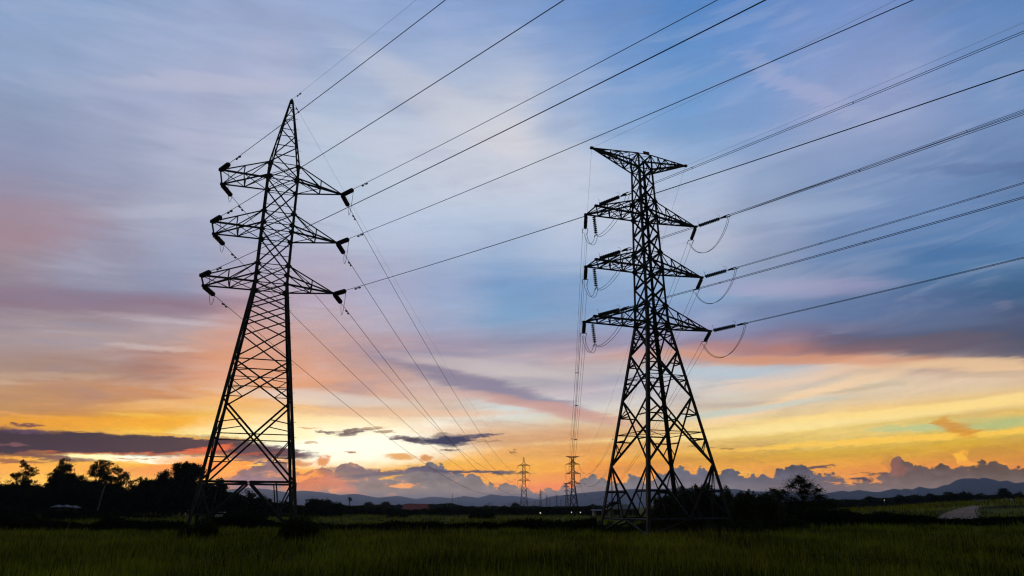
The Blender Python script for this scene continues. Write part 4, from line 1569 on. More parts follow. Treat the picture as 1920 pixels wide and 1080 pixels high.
WOOD = 'trees of the dark grove on the left'
ROUND = [(0, 0, .62, .34, .34, .30), (-.18, .05, .5, .22, .22, .2), (.2, 0, .55, .2, .22, .2), (0, 0, .3, .3, .3, .22)]
TALL = [(0, 0, .82, .13, .13, .16), (-.08, 0, .66, .15, .15, .14), (.1, 0, .62, .15, .15, .14), (-.12, 0, .48, .2, .2, .14), (.14, 0, .44, .2, .2, .14), (0, 0, .28, .3, .3, .22)]
LOOSE = [(-.02, 0, .88, .10, .10, .10), (.12, 0, .76, .12, .12, .09), (-.10, 0, .70, .12, .12, .08), (.05, 0, .60, .18, .16, .10), (-.14, 0, .52, .14, .14, .1), (.22, 0, .46, .16, .14, .08), (0, 0, .34, .26, .26, .2), (.0, 0, .16, .3, .3, .16)]
UMB = [(0, 0, .82, .30, .28, .13), (-.16, 0, .74, .16, .16, .08), (.18, 0, .74, .17, .16, .09), (0, 0, .62, .2, .2, .1), (.1, 0, .45, .25, .2, .1), (-.1, 0, .25, .3, .3, .2)]
FAN = [(0, 0, .80, .20, .18, .17), (-.14, 0, .74, .07, .07, .12), (.1, 0, .66, .13, .13, .12), (0, 0, .5, .22, .2, .14), (0, 0, .3, .28, .28, .22), (0, 0, .15, .3, .3, .15)]
for (px, top, dist, lobes, lab, seed, ncl, per) in [
    (32, 859, 178, LOOSE, 'loose leafy tree with gaps in its crown, nearest the left edge', 11, 150, 30),
    (-20, 896, 172, ROUND, 'low round tree cut by the left edge', 12, 140, 30),
    (105, 858, 172, TALL, 'tall dense tree second from the left edge', 13, 230, 36),
    (129, 882, 176, ROUND, 'round topped tree filling the gap in the middle of the grove', 14, 190, 36),
    (178, 857, 176, FAN, 'tall open crowned tree above the thin pale trunk', 15, 190, 26),
    (211, 869, 180, LOOSE, 'narrow tree with one upright sprig at its top', 16, 150, 24),
    (66, 906, 166, ROUND, 'low dark tree between the two leftmost tall trees', 17, 150, 34),
    (160, 905, 164, ROUND, 'low dark tree in front of the open crowned tree', 18, 150, 34),
    (228, 912, 166, ROUND, 'low dark tree at the right end of the first clump', 19, 150, 34),
    (262, 889, 172, ROUND, 'bushy tree starting the second clump of the grove', 20, 190, 34),
    (298, 879, 176, TALL, 'small pointed treetop above the second clump', 21, 200, 34),
    (343, 862, 174, UMB, 'tree with a broad flat umbrella crown beside the left pylon', 22, 260, 36),
    (318, 900, 166, ROUND, 'dense low tree in front of the umbrella crowned tree', 23, 170, 36),
    (372, 905, 168, ROUND, 'dark tree behind the feet of the left pylon', 24, 170, 34),
    (406, 896, 172, LOOSE, 'thin leafed tree right of the umbrella crowned tree', 25, 190, 28),
    (440, 921, 170, ROUND, 'low tree seen inside the base of the left pylon', 26, 130, 32),
]:
    k = px_tree(px, top, dist)
    tree('leafy_tree', label=lab, group=WOOD, seed=seed, lobes=lobes, nclump=int(ncl * (3.2 if lobes in (ROUND, UMB) else 2.9)), per=per, leaf=.36, clump_r=.6, shell=.4, **k)

MIDW = 'trees along the far edge of the field'
for (px, top, dist, lobes, lab, seed, ncl) in [
    (461, 916, 190, LOOSE, 'bare branched little tree seen through the left pylon', 31, 60),
    (489, 927, 185, ROUND, 'round dark tree seen through the left pylon', 32, 120),
    (534, 938, 190, ROUND, 'low tree behind the right legs of the left pylon', 33, 90),
    (590, 931, 175, ROUND, 'bushy bamboo like tree just right of the left pylon', 34, 170),
    (612, 935, 178, ROUND, 'round tree joined to the bushy one right of the left pylon', 35, 140),
    (633, 941, 180, ROUND, 'low round tree at the right end of the clump by the left pylon', 36, 110),
    (690, 941, 420, ROUND, 'small tree a little right of the palm', 37, 70),
    (722, 940, 430, ROUND, 'broad tree left of the red roof', 38, 110),
    (748, 946, 430, ROUND, 'low tree touching the left end of the red roof', 39, 90),
    (828, 946, 460, ROUND, 'small tree right of the red roof', 40, 80),
    (912, 948, 500, ROUND, 'small tree beside the power pole with a crossbar', 41, 60),
    (967, 943, 480, ROUND, 'dark wooded mound left of the distant slender pylon', 42, 110),
    (946, 949, 480, ROUND, 'low tree at the foot of the plain pole', 43, 90),
    (1112, 946, 470, ROUND, 'round tree left of the small white house', 44, 90),
    (1151, 940, 300, ROUND, 'dark tree just right of the small white house', 45, 90),
]:
    k = px_tree(px, top, dist)
    leaf = .36 if dist < 250 else .6
    tree('leafy_tree', label=lab, group=MIDW, seed=seed, lobes=[(a, b, c, d_ * 1.35, e_ * 1.35, f_) for a, b, c, d_, e_, f_ in lobes], nclump=ncl * 2, per=28, leaf=leaf, clump_r=.6 if dist < 250 else 1.0, shell=.45, **k)

RIGHTW = 'trees along the skyline on the right'
for (px, top, dist, seed, wd, lab) in [
    (1560, 934, 300, 51, 1.5, 'low tree right after the feathery tree'),
    (1592, 935, 300, 52, 1.5, 'low tree second after the feathery tree'),
    (1634, 930, 290, 53, 1.15, 'single round tree crown rising left of the small lit lamp'),
    (1662, 935, 300, 54, 1.5, 'low tree behind the small lit lamp'),
    (1690, 927, 300, 55, 1.1, 'pointed treetop left of the road'),
    (1722, 925, 300, 56, 1.3, 'broad tree above the start of the road'),
    (1750, 924, 300, 57, 1.0, 'narrow tree above the road'),
    (1784, 919, 300, 58, 1.2, 'tall round tree above the middle of the road'),
    (1812, 919, 300, 59, 1.1, 'tall round tree above the right of the road'),
    (1840, 924, 300, 60, 1.4, 'low tree behind the blue roof'),
    (1870, 927, 300, 61, 1.3, 'low tree left of the tallest skyline tree'),
    (1888, 913, 295, 62, .75, 'tallest narrow tree on the right skyline behind the pale roof'),
    (1915, 922, 300, 63, 1.3, 'low tree at the right edge of the view'),
]:
    k = px_tree(px, top, dist)
    tree('leafy_tree', label=lab, group=RIGHTW, seed=seed, lobes=[(a * wd, b, c, d_ * wd, e_ * wd, f_) for a, b, c, d_, e_, f_ in ROUND], nclump=190, per=30, leaf=.5, clump_r=.8, shell=.45, m=M_LEAF, **k)

# palm
def palm(px, top, dist, label):
    p = at(px, dist)
    H_ = top_z(px, top, dist)
    o = empty('palm_tree', tuple(p), 0, label, 'palm tree')
    mb = MB()
    mb.tube([(0, 0, -.2), (.1, 0, H_ * .4), (0, 0, H_ * .86)], .35, 8, .22)
    mb.build('trunk', M_BARK, o)
    rng = np.random.RandomState(5)
    P, = [[]]
    mb = MB()
    for i in range(46):
        az, el = rng.rand() * 6.28, rng.uniform(-.7, 1.45)
        L_ = H_ * rng.uniform(.14, .2)
        d = Vector((math.cos(az) * math.cos(el), math.sin(az) * math.cos(el), math.sin(el)))
        c = Vector((0, 0, H_ * .82))
        s = d.orthogonal().normalized()
        e_ = c + d * L_
        mb.tube([c, c + d * L_ * .6], .06, 4, .04)
        for j in range(-3, 4):
            a_ = c + d * L_ * .55
            b_ = e_ + s * j * L_ * .13 - d * abs(j) * .12 * L_
            w = d.cross(s) * .07 * L_
            mb.add([a_ + w * .3, b_ + s * .1, b_ - s * .1], [(0, 1, 2)])
    mb.build('crown', M_LEAF, o)
    return o


palm(655, 932, 380, 'lone fan palm standing above the far hedge, right of the left pylon')

# far hedgerow / wood that reads as one mass
def far_wood(name, segs, dist, label, seed, n, leaf, depth=25, m=None):
    """segs: (px, top_py) profile"""
    rng = np.random.RandomState(seed)
    px = rng.uniform(segs[0][0], segs[-1][0], n)
    tops = np.interp(px, [s[0] for s in segs], [s[1] for s in segs])
    bump = sum(np.sin(px / q + seed) * a for q, a in ((6.3, .7), (11.7, .9), (3.1, .4)))
    tops = tops + bump
    yy = dist + rng.uniform(-.5, .5, n) * depth
    dx = (px - 960) / F
    dd = np.array([direction(float(a), 950) for a in (segs[0][0], segs[-1][0])])
    xx = np.interp(px, [segs[0][0], segs[-1][0]], [dd[0][0] / dd[0][1], dd[1][0] / dd[1][1]]) * yy
    el = np.array([direction(960, float(t)).z / direction(960, float(t)).y for t in np.linspace(850, 1000, 60)])
    tz = CAM_H + np.interp(tops, np.linspace(850, 1000, 60), el) * yy
    g = gz(xx, yy)
    zz = g + (tz - g) * rng.rand(n) ** .55
    V, Fq = leaf_quads(rng, np.stack([xx, yy, np.maximum(zz, g + .1)], 1), leaf)
    return tag(np_mesh(name, V, Fq, m or M_LEAF), label, 'trees', kind='stuff')


far_wood('woodland', [(640, 949), (700, 947), (760, 947), (800, 946), (835, 945), (900, 951), (940, 950), (1000, 950), (1060, 951), (1110, 949), (1160, 952)], 520, 'dark continuous far wood on the plain below the distant pylons', 71, 42000, 1.1, 60)
far_wood('woodland', [(640, 950), (700, 951), (755, 956), (805, 956), (835, 950), (900, 954), (940, 953), (1000, 953), (1060, 952), (1110, 950), (1160, 954)], 212, 'dark band of low trees edging the middle fields, between the two pylons', 74, 60000, .5, 14)
far_wood('woodland', [(1380, 950), (1440, 946), (1500, 940), (1560, 938), (1600, 937), (1640, 935), (1700, 932), (1760, 929), (1800, 928), (1860, 930), (1930, 928), (1990, 926)], 330, 'dark continuous wood under the right hand hills', 72, 42000, .9, 40)
far_wood('woodland', [(-60, 918), (40, 908), (75, 915), (105, 898), (160, 905), (205, 908), (242, 926), (265, 905), (300, 897), (340, 902), (400, 912), (440, 928), (520, 945), (640, 954)], 195, 'dark undergrowth filling the foot of the grove on the left', 73, 70000, .6, 26)


# shrubs and hedges of the middle ground
def shrub_mass(name, P0, P1, h, depth, seed, n, leaf, label, cat, group=None, m=None, hs=None, z0=None):
    """a row of growth from ground point P0 to P1"""
    rng = np.random.RandomState(seed)
    o = tag(empty(name, (P0[0] * .5 + P1[0] * .5, P0[1] * .5 + P1[1] * .5, 0)), label, cat, group)
    t = rng.rand(n)
    x = P0[0] + (P1[0] - P0[0]) * t
    y = P0[1] + (P1[1] - P0[1]) * t
    Ln = math.hypot(P1[0] - P0[0], P1[1] - P0[1])
    prof = np.zeros(n)
    for q, a in ((1.7, .22), (3.9, .3), (.7, .12)):
        prof += a * np.sin(t * Ln / q + seed * 1.7 + a * 9)
    cellr = rng.rand(int(Ln / .45) + 2)
    prof += .45 * (cellr[(t * Ln / .45).astype(int)] - .5)
    ends = np.minimum(1, np.minimum(t, 1 - t) * Ln / max(.8, h * .8)) ** .5
    hh = h * (1 + prof * .8) * ends
    if hs is not None:
        hh = np.interp(t, np.linspace(0, 1, len(hs)), hs) * (1 + prof * .35)
    s = rng.normal(size=n)
    w = rng.rand(n) ** .6
    yo = rng.uniform(-1, 1, n)
    zz = hh * w * np.sqrt(np.maximum(0, 1 - (yo * .95) ** 2)) + rng.exponential(.07, n) * h
    d = np.array([-(P1[1] - P0[1]), P1[0] - P0[0]]) / max(Ln, .01)
    x = x + d[0] * yo * depth / 2
    y = y + d[1] * yo * depth / 2
    g = gz(x, y)
    P = np.stack([x - o.location.x, y - o.location.y, g + np.maximum(zz, .03)], 1)
    V, Fq = leaf_quads(rng, P, leaf)
    np_mesh('foliage', V, Fq, m or M_HEDGE, o)
    rs = random.Random(seed)
    mb = MB()
    for i in range(max(5, int(Ln * .9))):
        k = rs.randrange(n)
        px_, py_, pz_ = P[k]
        gx = float(gz(px_ + o.location.x, py_ + o.location.y))
        if pz_ - gx < .3:
            pz_ = gx + h * .5
        mb.tube([(px_ * .97, py_, gx - .1), (px_, py_, (gx + pz_) / 2), (px_ + rs.uniform(-.2, .2), py_, pz_)], .04, 5, .012)
    mb.build('stems', M_BARK, o)
    return o


def row(pxa, pya, pxb, pyb):
    a, b = gpt(pxa, pya), gpt(pxb, pyb)
    return (a.x, a.y), (b.x, b.y)


HG = 'low hedges between the fields'
for (pa, pb, hs, seed, lab) in [
    ((-30, 998), (100, 998), [1.6, 1.9, 1.3, 1.7, 1.4], 81, 'low dark hedge at the left edge, before the first dip'),
    ((100, 998), (160, 998), [1.2, 1.4, .9], 82, 'short low hedge just right of the one at the left edge'),
    ((165, 998), (340, 999), [.8, 1.8, 1.3, 1.1, 1.2, 1.1], 83, 'hedge with a domed bush on it, left of the left pylon'),
    ((375, 998), (560, 999), [1.3, 1.5, 1.9, 1.2, 1.1], 84, 'low hedge seen between the legs of the left pylon'),
    ((590, 999), (820, 1000), [.9, .8, 1.0, 1.2, 1.1, 1.2], 85, 'low hedge right of the left pylon'),
    ((820, 1000), (1120, 1002), [1.2, 1.3, 1.1, 1.5, 1.3, 1.6], 86, 'low hedge between the two pylons, below the distant pylons'),
    ((1460, 992), (1640, 990), [1.3, 1.6, 1.9, 1.9, 1.5], 87, 'dark hedge under the feathery tree, left of the road'),
    ((1640, 990), (1760, 984), [1.5, 1.3, .9], 88, 'dark hedge running up to the road'),
    ((1770, 985), (1960, 985), [.45, .5, .8, .9, .9], 89, 'dark hedge below the road at the right edge'),
]:
    A, B = row(*pa, *pb)
    Ln = math.hypot(A[0] - B[0], A[1] - B[1])
    shrub_mass('hedge', A, B, 1.2, 2.6, seed, int(1900 * Ln), .16, lab, 'hedge', HG, hs=[h * .8 for h in hs])

# second line of scrub further back in the left field
for (pa, pb, hs, seed, lab) in [
    ((-30, 979), (60, 979), [1.6, 1.8, 1.2], 91, 'scrub behind the hedge at the left edge'),
    ((80, 977), (200, 977), [1.7, 1.9, 1.9, 1.6], 96, 'dark scrub in front of the three shed roofs'),
    ((150, 974), (310, 972), [.5, .8, .7, .5], 92, 'thin strip of scrub crossing the bright field on the left'),
    ((420, 976), (500, 976), [1.5, 2.3, 1.6], 93, 'dark bush in the field seen through the left pylon'),
    ((730, 972), (760, 972), [.8, 1.2, .7], 94, 'small lone bush in the bright middle field'),
    ((880, 974), (925, 974), [.6, 1.0, .9], 95, 'pair of small dark bushes in the middle field below the power pole'),
]:
    A, B = row(*pa, *pb)
    Ln = math.hypot(A[0] - B[0], A[1] - B[1])
    shrub_mass('bush', A, B, 1.2, 3, seed, int(900 * Ln), .22, lab, 'bush', 'scrub in the middle field', hs=hs)


# leafy shrubs with upright sprays
def spray_bush(px, foot, top, width_px, seed, label, group, nst=34, leaf=.15, m=None, per=46, upright=1.0, ymul=1.0):
    p = gpt(px, foot)
    H_ = top_z(px, top, p.y) - p.z
    Wd = width_px / F * p.y / .95
    o = empty('bush', tuple(p), 0, label, 'bush', group)
    rng = np.random.RandomState(seed)
    rs = random.Random(seed)
    mb = MB()
    PP = []
    for i in range(nst):
        bx = rs.uniform(-.28, .28) * Wd
        by = rs.uniform(-.4, .4) * min(Wd, 3.2) * ymul
        ang = rs.uniform(0, 6.28)
        ln = rs.uniform(.55, 1.0) * H_
        out = rs.uniform(.05, .5) * Wd * .45
        tipx = bx * 1.3 + math.cos(ang) * out
        tipy = by + math.sin(ang) * out * .6
        env = max(.55, 1 - (tipx / (Wd * .62)) ** 2 * .55)
        ln *= env
        pts = []
        for k in range(7):
            t = k / 6
            pts.append(Vector((bx + (tipx - bx) * t ** 1.4, by + (tipy - by) * t ** 1.4, ln * (t ** (.9 if upright else 1)) - .1)))
        mb.tube(pts, .035, 5, .008)
        npt = int(per * ln)
        tt = rng.rand(npt) ** .7 * .95 + .05
        base = np.array([[q.x, q.y, q.z] for q in pts])
        bi = np.stack([np.interp(tt, np.linspace(0, 1, 7), base[:, c]) for c in range(3)], 1)
        rad = .34 * (1.12 - tt)[:, None] + .05
        PP.append(bi + rng.normal(size=(npt, 3)) * rad * np.array([1, 1, .6]))
    P = np.concatenate(PP)
    P[:, 2] = np.maximum(P[:, 2], .03)
    V, Fq = leaf_quads(rng, P, leaf, aspect=.45)
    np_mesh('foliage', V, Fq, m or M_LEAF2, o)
    mb.build('stems', M_BARK, o)
    # dense lower skirt
    n = int(4200 * Wd * min(H_, 2.8) / 4)
    th = rng.rand(n) * 6.28
    rr = rng.rand(n) ** .5
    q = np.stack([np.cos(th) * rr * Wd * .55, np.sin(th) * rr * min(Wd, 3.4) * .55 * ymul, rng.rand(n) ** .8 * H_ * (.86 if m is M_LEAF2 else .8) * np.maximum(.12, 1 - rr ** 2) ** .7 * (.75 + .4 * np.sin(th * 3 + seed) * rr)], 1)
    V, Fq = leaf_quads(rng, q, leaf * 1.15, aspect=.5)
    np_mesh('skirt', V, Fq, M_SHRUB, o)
    return o


GP = 'bushes round the foot of the left pylon'
spray_bush(352, 1019, 974, 40, 101, 'dark bush hiding the near left foot of the left pylon', GP, 26, .13, M_SHRUB)
spray_bush(382, 1016, 964, 44, 102, 'rounder dark bush just right of the near left foot of the left pylon', GP, 30, .13, M_SHRUB)
spray_bush(548, 1020, 962, 56, 103, 'leafy dark bush wrapped round the near right foot of the left pylon', GP, 40, .13, M_SHRUB)
spray_bush(576, 1020, 957, 52, 104, 'right half of the growth at the near right foot of the left pylon', GP, 36, .13, M_SHRUB)
GQ = 'bushes round the foot of the right pylon'
for a in [
    (1140, 1003, 973, 62, 111, 'low dark bush at the left foot of the right pylon'),
    (1185, 1006, 975, 60, 112, 'low bush between the left and front feet of the right pylon'),
    (1250, 998, 919, 56, 113, 'tall leafy bush inside the right pylon, just right of its front leg'),
    (1285, 998, 907, 60, 114, 'tall leafy bush with upright sprays behind the back leg of the right pylon'),
    (1322, 997, 901, 60, 115, 'tallest leafy bush by the right pylon, with one long thin spray'),
    (1360, 998, 907, 60, 116, 'leafy bush at the right foot of the right pylon'),
    (1398, 1000, 912, 60, 117, 'leafy bush first to the right of the right pylon'),
    (1436, 1000, 922, 62, 118, 'bush ending in a slanting spray, between pylon and feathery tree'),
    (1225, 1005, 968, 70, 119, 'low dark bush in front of the front leg of the right pylon'),
    (1300, 1008, 960, 90, 120, 'low dark mound in front of the tall bushes'),
    (1385, 1008, 965, 90, 121, 'low dark mound right of the pylon'),
    (1470, 998, 955, 80, 122, 'dark bush at the left foot of the feathery tree'),
]:
    px, foot, top, wpx, seed, lab = a
    tallb = top < 940
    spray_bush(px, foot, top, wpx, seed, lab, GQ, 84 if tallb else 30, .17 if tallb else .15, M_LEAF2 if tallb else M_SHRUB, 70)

# feathery tree
def feathery(px, foot, top, label, seed=7):
    p = gpt(px, foot)
    H_ = top_z(px, top, p.y) - p.z
    o = empty('feathery_tree', tuple(p), 0, label, 'tree')
    rs = random.Random(seed)
    rng = np.random.RandomState(seed)
    sc = p.y / F / .95           # metres per photo pixel here
    mb = MB()
    mb.tube([(0, 0, -.2), (.15, 0, H_ * .35), (.1, 0, H_ * .7), (0, 0, H_ * .95)], .13, 8, .03)
    Vs, Fs, cnt = [], [], 0
    # leaf fans: centre offset (photo px from trunk), height fraction of the tree
    fans = [(0, .93), (9, .86), (-10, .84), (18, .77), (-17, .74), (4, .74), (27, .66), (-26, .62), (-2, .62), (15, .62), (34, .52), (-36, .60), (-48, .64), (-58, .56), (-44, .52), (-30, .48), (24, .50), (8, .50), (-12, .48), (38, .42), (46, .40), (-52, .44), (0, .38), (-20, .36), (20, .36), (-66, .50), (-38, .40), (32, .34), (48, .32)]
    for dx, hf in fans:
        c = Vector((dx * sc, rs.uniform(-1.2, 1.2), H_ * hf))
        a = Vector((.1, 0, max(.5, c.z * .62)))
        mb.tube([a, a.lerp(c, .5) + Vector((0, 0, .15)), c], .045, 5, .012)
        for i in range(22):
            az = rs.uniform(0, 6.28)
            el = rs.uniform(-.25, .95)
            L_ = rs.uniform(.55, 1.05)
            d = Vector((math.cos(az) * math.cos(el), math.sin(az) * math.cos(el) * .8, math.sin(el)))
            pts = [c + d * L_ * t + Vector((0, 0, -.38 * t * t * L_)) for t in (0, .25, .5, .75, 1)]
            mb.tube(pts, .010, 3, .004)
            side = d.cross(Vector((0, 0, 1))).normalized()
            for k in range(1, 10):
                t = k / 9.5
                q = c + d * L_ * t + Vector((0, 0, -.38 * t * t * L_))
                for sg in (-1, 1):
                    b = q + side * sg * .20 * (1.15 - t * .6) + d * .07 + Vector((0, 0, -.05))
                    w = d * .055
                    Vs += [q - w, b - w * .6, b + w * .6, q + w]
                    Fs.append((cnt, cnt + 1, cnt + 2, cnt + 3))
                    cnt += 4
    cc = np.array([[dx * sc, 0, H_ * hf] for dx, hf in fans])
    kk = rng.randint(0, len(cc), 9500)
    PP = cc[kk] + rng.normal(size=(9500, 3)) * np.array([.52, .8, .26]) + np.array([0, 0, -.1])
    V2, F2 = leaf_quads(rng, PP, .17, aspect=.4)
    np_mesh('crown', np.concatenate([np.array([list(v) for v in Vs]), V2]), np.concatenate([np.array(Fs), F2 + cnt]), M_LEAF3, o)
    mb.build('trunk', M_BARK, o)
    return o


feathery(1508, 978, 891, 'small tree with feathery drooping leaves, alone right of the right pylon')
spray_bush(1530, 985, 935, 60, 131, 'dark bush under the right side of the feathery tree', GQ, 30, .15, M_HEDGE)
spray_bush(1495, 985, 930, 60, 132, 'dark bush round the trunk of the feathery tree', GQ, 30, .15, M_HEDGE)

# thin pale trunk leaning in front of the grove
p = at(186, 150)
o = empty('bare_trunk', tuple(p), 0, 'thin pale leaning trunk in front of the grove on the left', 'tree')
mb = MB()
zt = top_z(188, 911, 150)
mb.tube([(-.1, 0, -.2), (-.2, 0, zt * .3), (.15, 0, zt * .7), (.45, 0, zt)], .16, 7, .09)
mb.build('trunk', M_BARK_PALE, o)
mb = MB()
for k in range(5):
    mb.tube([(.2 + .05 * k, 0, zt * (.75 + .05 * k)), (.2 + (k - 2) * .35, .1, zt * (.9 + .05 * k))], .04, 5, .015)
mb.build('branch', M_BARK_PALE, o)

# ------------------------------------------------------------------ grass
rng = np.random.RandomState(77)
def blades(n, y0, y1, hmin, hmax, wid, name, label, m, powr=1.0, spread=.86):
    u = rng.rand(n)
    y = y0 * (y1 / y0) ** (u ** powr)
    x = rng.uniform(-spread, spread, n) * y
    # gather blades into drifts
    cell = np.sin(x * .9 + np.sin(y * .7) * 2) * np.sin(y * .8 + np.sin(x * .5) * 2) + .6 * np.sin(x * .21 + 1) * np.sin(y * .17 + 2)
    keep = rng.rand(n) < (.55 + .45 * cell)
    cy_r = ROADC[:, :, 1].mean(1)
    o_ = np.argsort(cy_r)
    xl = np.interp(y, cy_r[o_], ROADC[o_, 0, 0]) - .6
    xr = np.interp(y, cy_r[o_], ROADC[o_, 8, 0]) + .6
    keep &= ~((x > xl) & (x < xr) & (y > cy_r.min() - 7) & (y < cy_r.max() + 3))
    x, y = x[keep], y[keep]
    n = len(x)
    cell = cell[keep]
    h = (hmin + (hmax - hmin) * rng.rand(n)) * (1 + .35 * np.clip(cell, -.6, 1))
    a = rng.rand(n) * 6.28
    w = wid * (.6 + .8 * rng.rand(n)) * (y / y0) ** .55
    lean = rng.normal(size=(n, 2)) * .16 * h[:, None]
    g = gz(x, y) - .02
    bx, by = np.cos(a) * w / 2, np.sin(a) * w / 2
    P0 = np.stack([x - bx, y - by, g], 1)
    P1 = np.stack([x + bx, y + by, g], 1)
    P2 = np.stack([x + bx * .7 + lean[:, 0] * .4, y + by * .7 + lean[:, 1] * .4, g + h * .6], 1)
    P3 = np.stack([x - bx * .7 + lean[:, 0] * .4, y - by * .7 + lean[:, 1] * .4, g + h * .6], 1)
    P4 = np.stack([x + bx * .1 + lean[:, 0], y + by * .1 + lean[:, 1], g + h], 1)
    P5 = np.stack([x - bx * .1 + lean[:, 0], y - by * .1 + lean[:, 1], g + h], 1)
    V = np.stack([P0, P1, P2, P3, P4, P5], 1).reshape(-1, 3)
    i = np.arange(n)[:, None] * 6
    Fq = np.concatenate([i + np.array([0, 1, 2, 3]), i + np.array([3, 2, 4, 5])], 0)
    return tag(np_mesh(name, V, Fq, m), label, 'grass', kind='stuff')


blades(330000, 24, 70, .30, .62, .022, 'grass', 'dark green rice field grass filling the foreground', M_GRASS, .9)
blades(110000, 66, 240, .35, .7, .05, 'grass', 'lighter strips of field grass behind the hedges', M_GRASS, 1.1)

blades(16000, 23, 60, .6, 1.0, .03, 'weeds', 'taller straw coloured weed stalks scattered through the foreground grass', M_WEED, .8)
# ------------------------------------------------------------------ houses and small things
def hip_roof(mb, c, sx, sy, h, ov=.4):
    x, y, z = c
    a, b = sx / 2 + ov, sy / 2 + ov
    r = max(0, sx / 2 - sy / 2)
    vs = [(x - a, y - b, z), (x + a, y - b, z), (x + a, y + b, z), (x - a, y + b, z), (x - r - .01, y, z + h), (x + r + .01, y, z + h),
          (x - a, y - b, z - .12), (x + a, y - b, z - .12), (x + a, y + b, z - .12), (x - a, y + b, z - .12)]
    mb.add(vs, [(0, 1, 5, 4), (2, 3, 4, 5), (1, 2, 5), (3, 0, 4), (6, 9, 8, 7), (0, 6, 7, 1), (1, 7, 8, 2), (2, 8, 9, 3), (3, 9, 6, 0)])


def gable_roof(mb, c, sx, sy, h, ov=.5):
    x, y, z = c
    a, b = sx / 2 + ov, sy / 2 + ov
    t = .12
    vs = [(x - a, y - b, z), (x + a, y - b, z), (x + a, y, z + h), (x - a, y, z + h), (x + a, y + b, z), (x - a, y + b, z)]
    vs += [(p[0], p[1], p[2] - t) for p in vs]
    mb.add(vs, [(0, 1, 2, 3), (3, 2, 4, 5), (7, 6, 9, 8), (8, 9, 11, 10), (0, 6, 7, 1), (4, 10, 11, 5), (1, 7, 8, 2), (2, 8, 10, 4), (0, 3, 9, 6), (3, 5, 11, 9)])


def house(px, dist, sx, sy, wall_h, roof_h, m_wall, m_roof, label, hip=False, rz=0.0, zb=None, wins=3, name='house', door=True):
    p = at(px, dist)
    if zb is not None:
        p.z = zb
    o = empty(name, tuple(p), rz, label, 'house')
    mb = MB()
    mb.box((0, 0, wall_h / 2 - .2), (sx, sy, wall_h + .4))
    mb.build('wall', m_wall, o)
    mb = MB()
    (hip_roof if hip else gable_roof)(mb, (0, 0, wall_h), sx, sy, roof_h)
    mb.build('roof', m_roof, o)
    for i in range(wins):
        wx = (i - (wins - 1) / 2) * sx / max(1, wins) * .9
        mb = MB()
        mb.box((wx, -sy / 2 - .03, wall_h * .55), (min(1.6, sx / wins * .5), .12, 1.1))
        wd = mb.build('window', M_DARK, o)
        mb = MB()
        mb.box((wx, -sy / 2 - .08, wall_h * .55 - .62), (min(1.9, sx / wins * .6), .2, .1))
        mb.build('sill', m_wall, wd)
    if door:
        mb = MB()
        mb.box((sx * .42, -sy / 2 - .03, 1.0), (.9, .1, 2.0))
        mb.build('door', M_DARK, o)
    return o


zr = top_z(780, 944.5, 360)
house(780, 360, 11.5, 9, zr - 2.6, 2.6, M_WALLG, M_ROOFR, 'long low building with a red roof, above the far wood left of centre')
# small white building left of the right pylon
zr = top_z(1121, 955, 192)
o = house(1121, 192, 2.7, 3, zr - .35, .35, M_WALLW, M_DARK, 'small white box house with a dark window beside the left foot of the right pylon', wins=1, door=False)
mb = MB()
mb.box((0, -1.95, (zr - .35) * .72), (2.9, .8, .1))
mb.build('awning', M_DARK, o)
house(1165, 190, 7.5, 5, 1.9, 1.2, M_WALLG, M_WALLG, 'grey brown low house behind the left legs of the right pylon', hip=True, wins=2)
for px, dist, sx, m_, lab, ty in [(109, 144, .9, M_ROOFD, 'pale tin shed roof, leftmost of three under the grove', 945.5), (125, 141, .7, M_ROOFD, 'pale tin shed roof, middle of three under the grove', 945.5), (140, 143, .6, M_ROOFD, 'pale tin shed roof, rightmost of three under the grove', 947)]:
    zr = top_z(px, ty, dist)
    house(px, dist, sx, 1.6, zr - .45, .45, M_DARK, m_, lab, wins=1, name='shed', door=False, hip=True)
zr = top_z(1842, 937, 240)
house(1842, 240, 3.4, 3, .8, max(.9, zr - float(gz(at(1842, 240).x, 240)) - .8), M_DARK, M_ROOFB, 'little house with a bright blue roof at the edge of the right field', wins=1, door=False)
zr = top_z(1897, 935, 235)
house(1894, 235, 6.2, 4, .9, max(.7, zr - float(gz(at(1894, 235).x, 235)) - .9), M_DARK, M_ROOFW, 'low house with a pale tin roof near the right edge', hip=True, wins=2, door=False)

# parked car in the field by the left pylon
p = at(417, 150)
o = empty('car', tuple(p), .2, 'small pale car parked in the field behind the left pylon', 'car')
mb = MB()
prof = [(-2.0, .35), (2.0, .35), (2.05, .8), (1.2, .95), (.6, 1.42), (-1.1, 1.45), (-1.9, 1.0), (-2.05, .7)]
vs = [(x, -.8, z) for x, z in prof] + [(x, .8, z) for x, z in prof]
n = len(prof)
mb.add(vs, [tuple(range(n)), tuple(range(n, 2 * n))[::-1]] + [(i, i + n, (i + 1) % n + n, (i + 1) % n) for i in range(n)])
mb.build('body', M_CAR, o)
mb = MB()
mb.plate([(.95, -.82, .98), (.5, -.82, 1.36), (-1.0, -.82, 1.38), (-1.5, -.82, 1.0)], .03, (0, 1, 0))
mb.build('window', M_GLASS, o)
for x in (-1.25, 1.25):
    for y in (-.72, .72):
        mb = MB()
        mb.lathe((x, y - .1, .32), (0, 1, 0), [(0, .28), (.03, .33), (.17, .33), (.2, .28)], 14)
        wh = mb.build('wheel', M_TYRE, o)

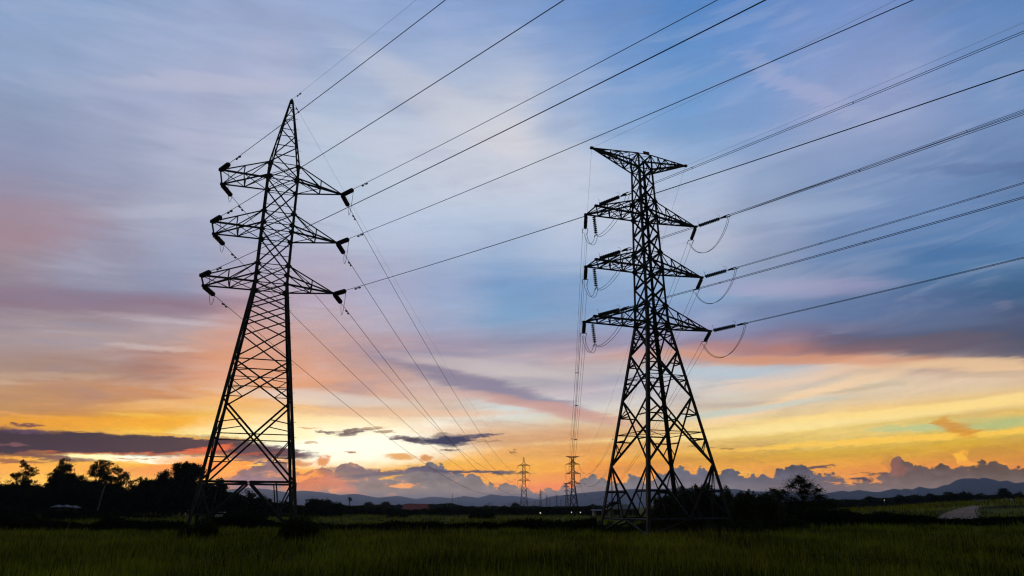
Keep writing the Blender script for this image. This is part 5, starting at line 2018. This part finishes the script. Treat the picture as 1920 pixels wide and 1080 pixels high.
# poles and masts
def pole(px, top, dist, label, bars=(), r=.15, name='power_pole', cat='pole', m=None):
    p = at(px, dist)
    H_ = top_z(px, top, dist)
    o = empty(name, tuple(p), 0, label, cat)
    mb = MB()
    mb.tube([(0, 0, -.3), (0, 0, H_)], r * 1.3, 8, r * .8)
    mb.build('post', m or M_POLE, o)
    for f_, w in bars:
        mb = MB()
        mb.box((0, -.2, H_ * f_), (w, .15, .18))
        b = mb.build('crossbar', m or M_POLE, o)
        for sx in (-1, 0, 1):
            q = MB()
            q.tube([(sx * w * .42, -.2, H_ * f_ + .05), (sx * w * .42, -.2, H_ * f_ + .5)], .09, 6)
            q.build('pin_insulator', M_INS, b)
    return o


pole(917.4, 941, 330, 'power pole with two crossbars in the middle distance', ((.8, 2.2), (.62, 2.0)))
pole(954.4, 942, 330, 'plain pole without crossbars, right of the one with two crossbars')
pole(839, 941, 400, 'small power pole with a crossbar, left of the tall thin mast', ((.85, 2.2),), .12)
pole(847.8, 926, 520, 'tall thin radio mast, right of the red roof', (), .16, 'radio_mast', 'mast')
pole(858.6, 933, 560, 'second thin mast, shorter, right of the tall one', (), .13, 'radio_mast', 'mast')
pole(865, 939, 560, 'third and shortest thin mast', (), .12, 'radio_mast', 'mast')
pole(782.5, 940.5, 350, 'thin aerial rising from the red roof', (), .06, 'aerial', 'mast')

# lit lamps far across the fields
for px, py, dist, lab in [(1012.8, 961.5, 192, 'tiny lit lamp below the hazy pointed pylon'), (1071.2, 960.2, 192, 'tiny lit lamp below the distant T topped pylon'), (1088.0, 960.3, 192, 'brightest tiny lamp, right of the distant T topped pylon'), (1657.5, 937.5, 262, 'tiny lit lamp under the right hand wood')]:
    d = direction(px, py)
    P = Vector((0, 0, CAM_H)) + d * (dist / d.y)
    g = float(gz(P.x, P.y))
    o = empty('street_lamp', (P.x, P.y, g), 0, lab, 'lamp', 'lit lamps across the fields')
    hz = max(.7, P.z - g)
    mb = MB()
    mb.tube([(0, 0, -.1), (0, 0, hz - .1), (0, -.12, hz + .1)], .05, 6)
    mb.build('post', M_POLE, o)
    mb = MB()
    mb.lathe((0, -.14, hz - .1), (0, 0, 1), [(0, .03), (.04, .065), (.1, .065), (.14, .03)], 10)
    mb.build('lamp_head', M_LAMP, o)

# ------------------------------------------------------------------ haze
mh = bpy.data.materials.new('air_haze')
mh.use_nodes = True
ht = mh.node_tree
ht.nodes.clear()
pv = ht.nodes.new('ShaderNodeVolumePrincipled')
pv.inputs['Color'].default_value = (0.42, 0.6, 1.0, 1)
pv.inputs['Density'].default_value = HAZE_D
pv.inputs['Anisotropy'].default_value = 0.65
ho = ht.nodes.new('ShaderNodeOutputMaterial')
ht.links.new(pv.outputs[0], ho.inputs['Volume'])
mh.cycles.homogeneous_volume = True
mb = MB()
mb.box((0, 9000, (HAZE_TOP - 6) / 2), (60000, 60000, HAZE_TOP + 6))
hz = mb.build('haze', mh)
tag(hz, kind='stuff')
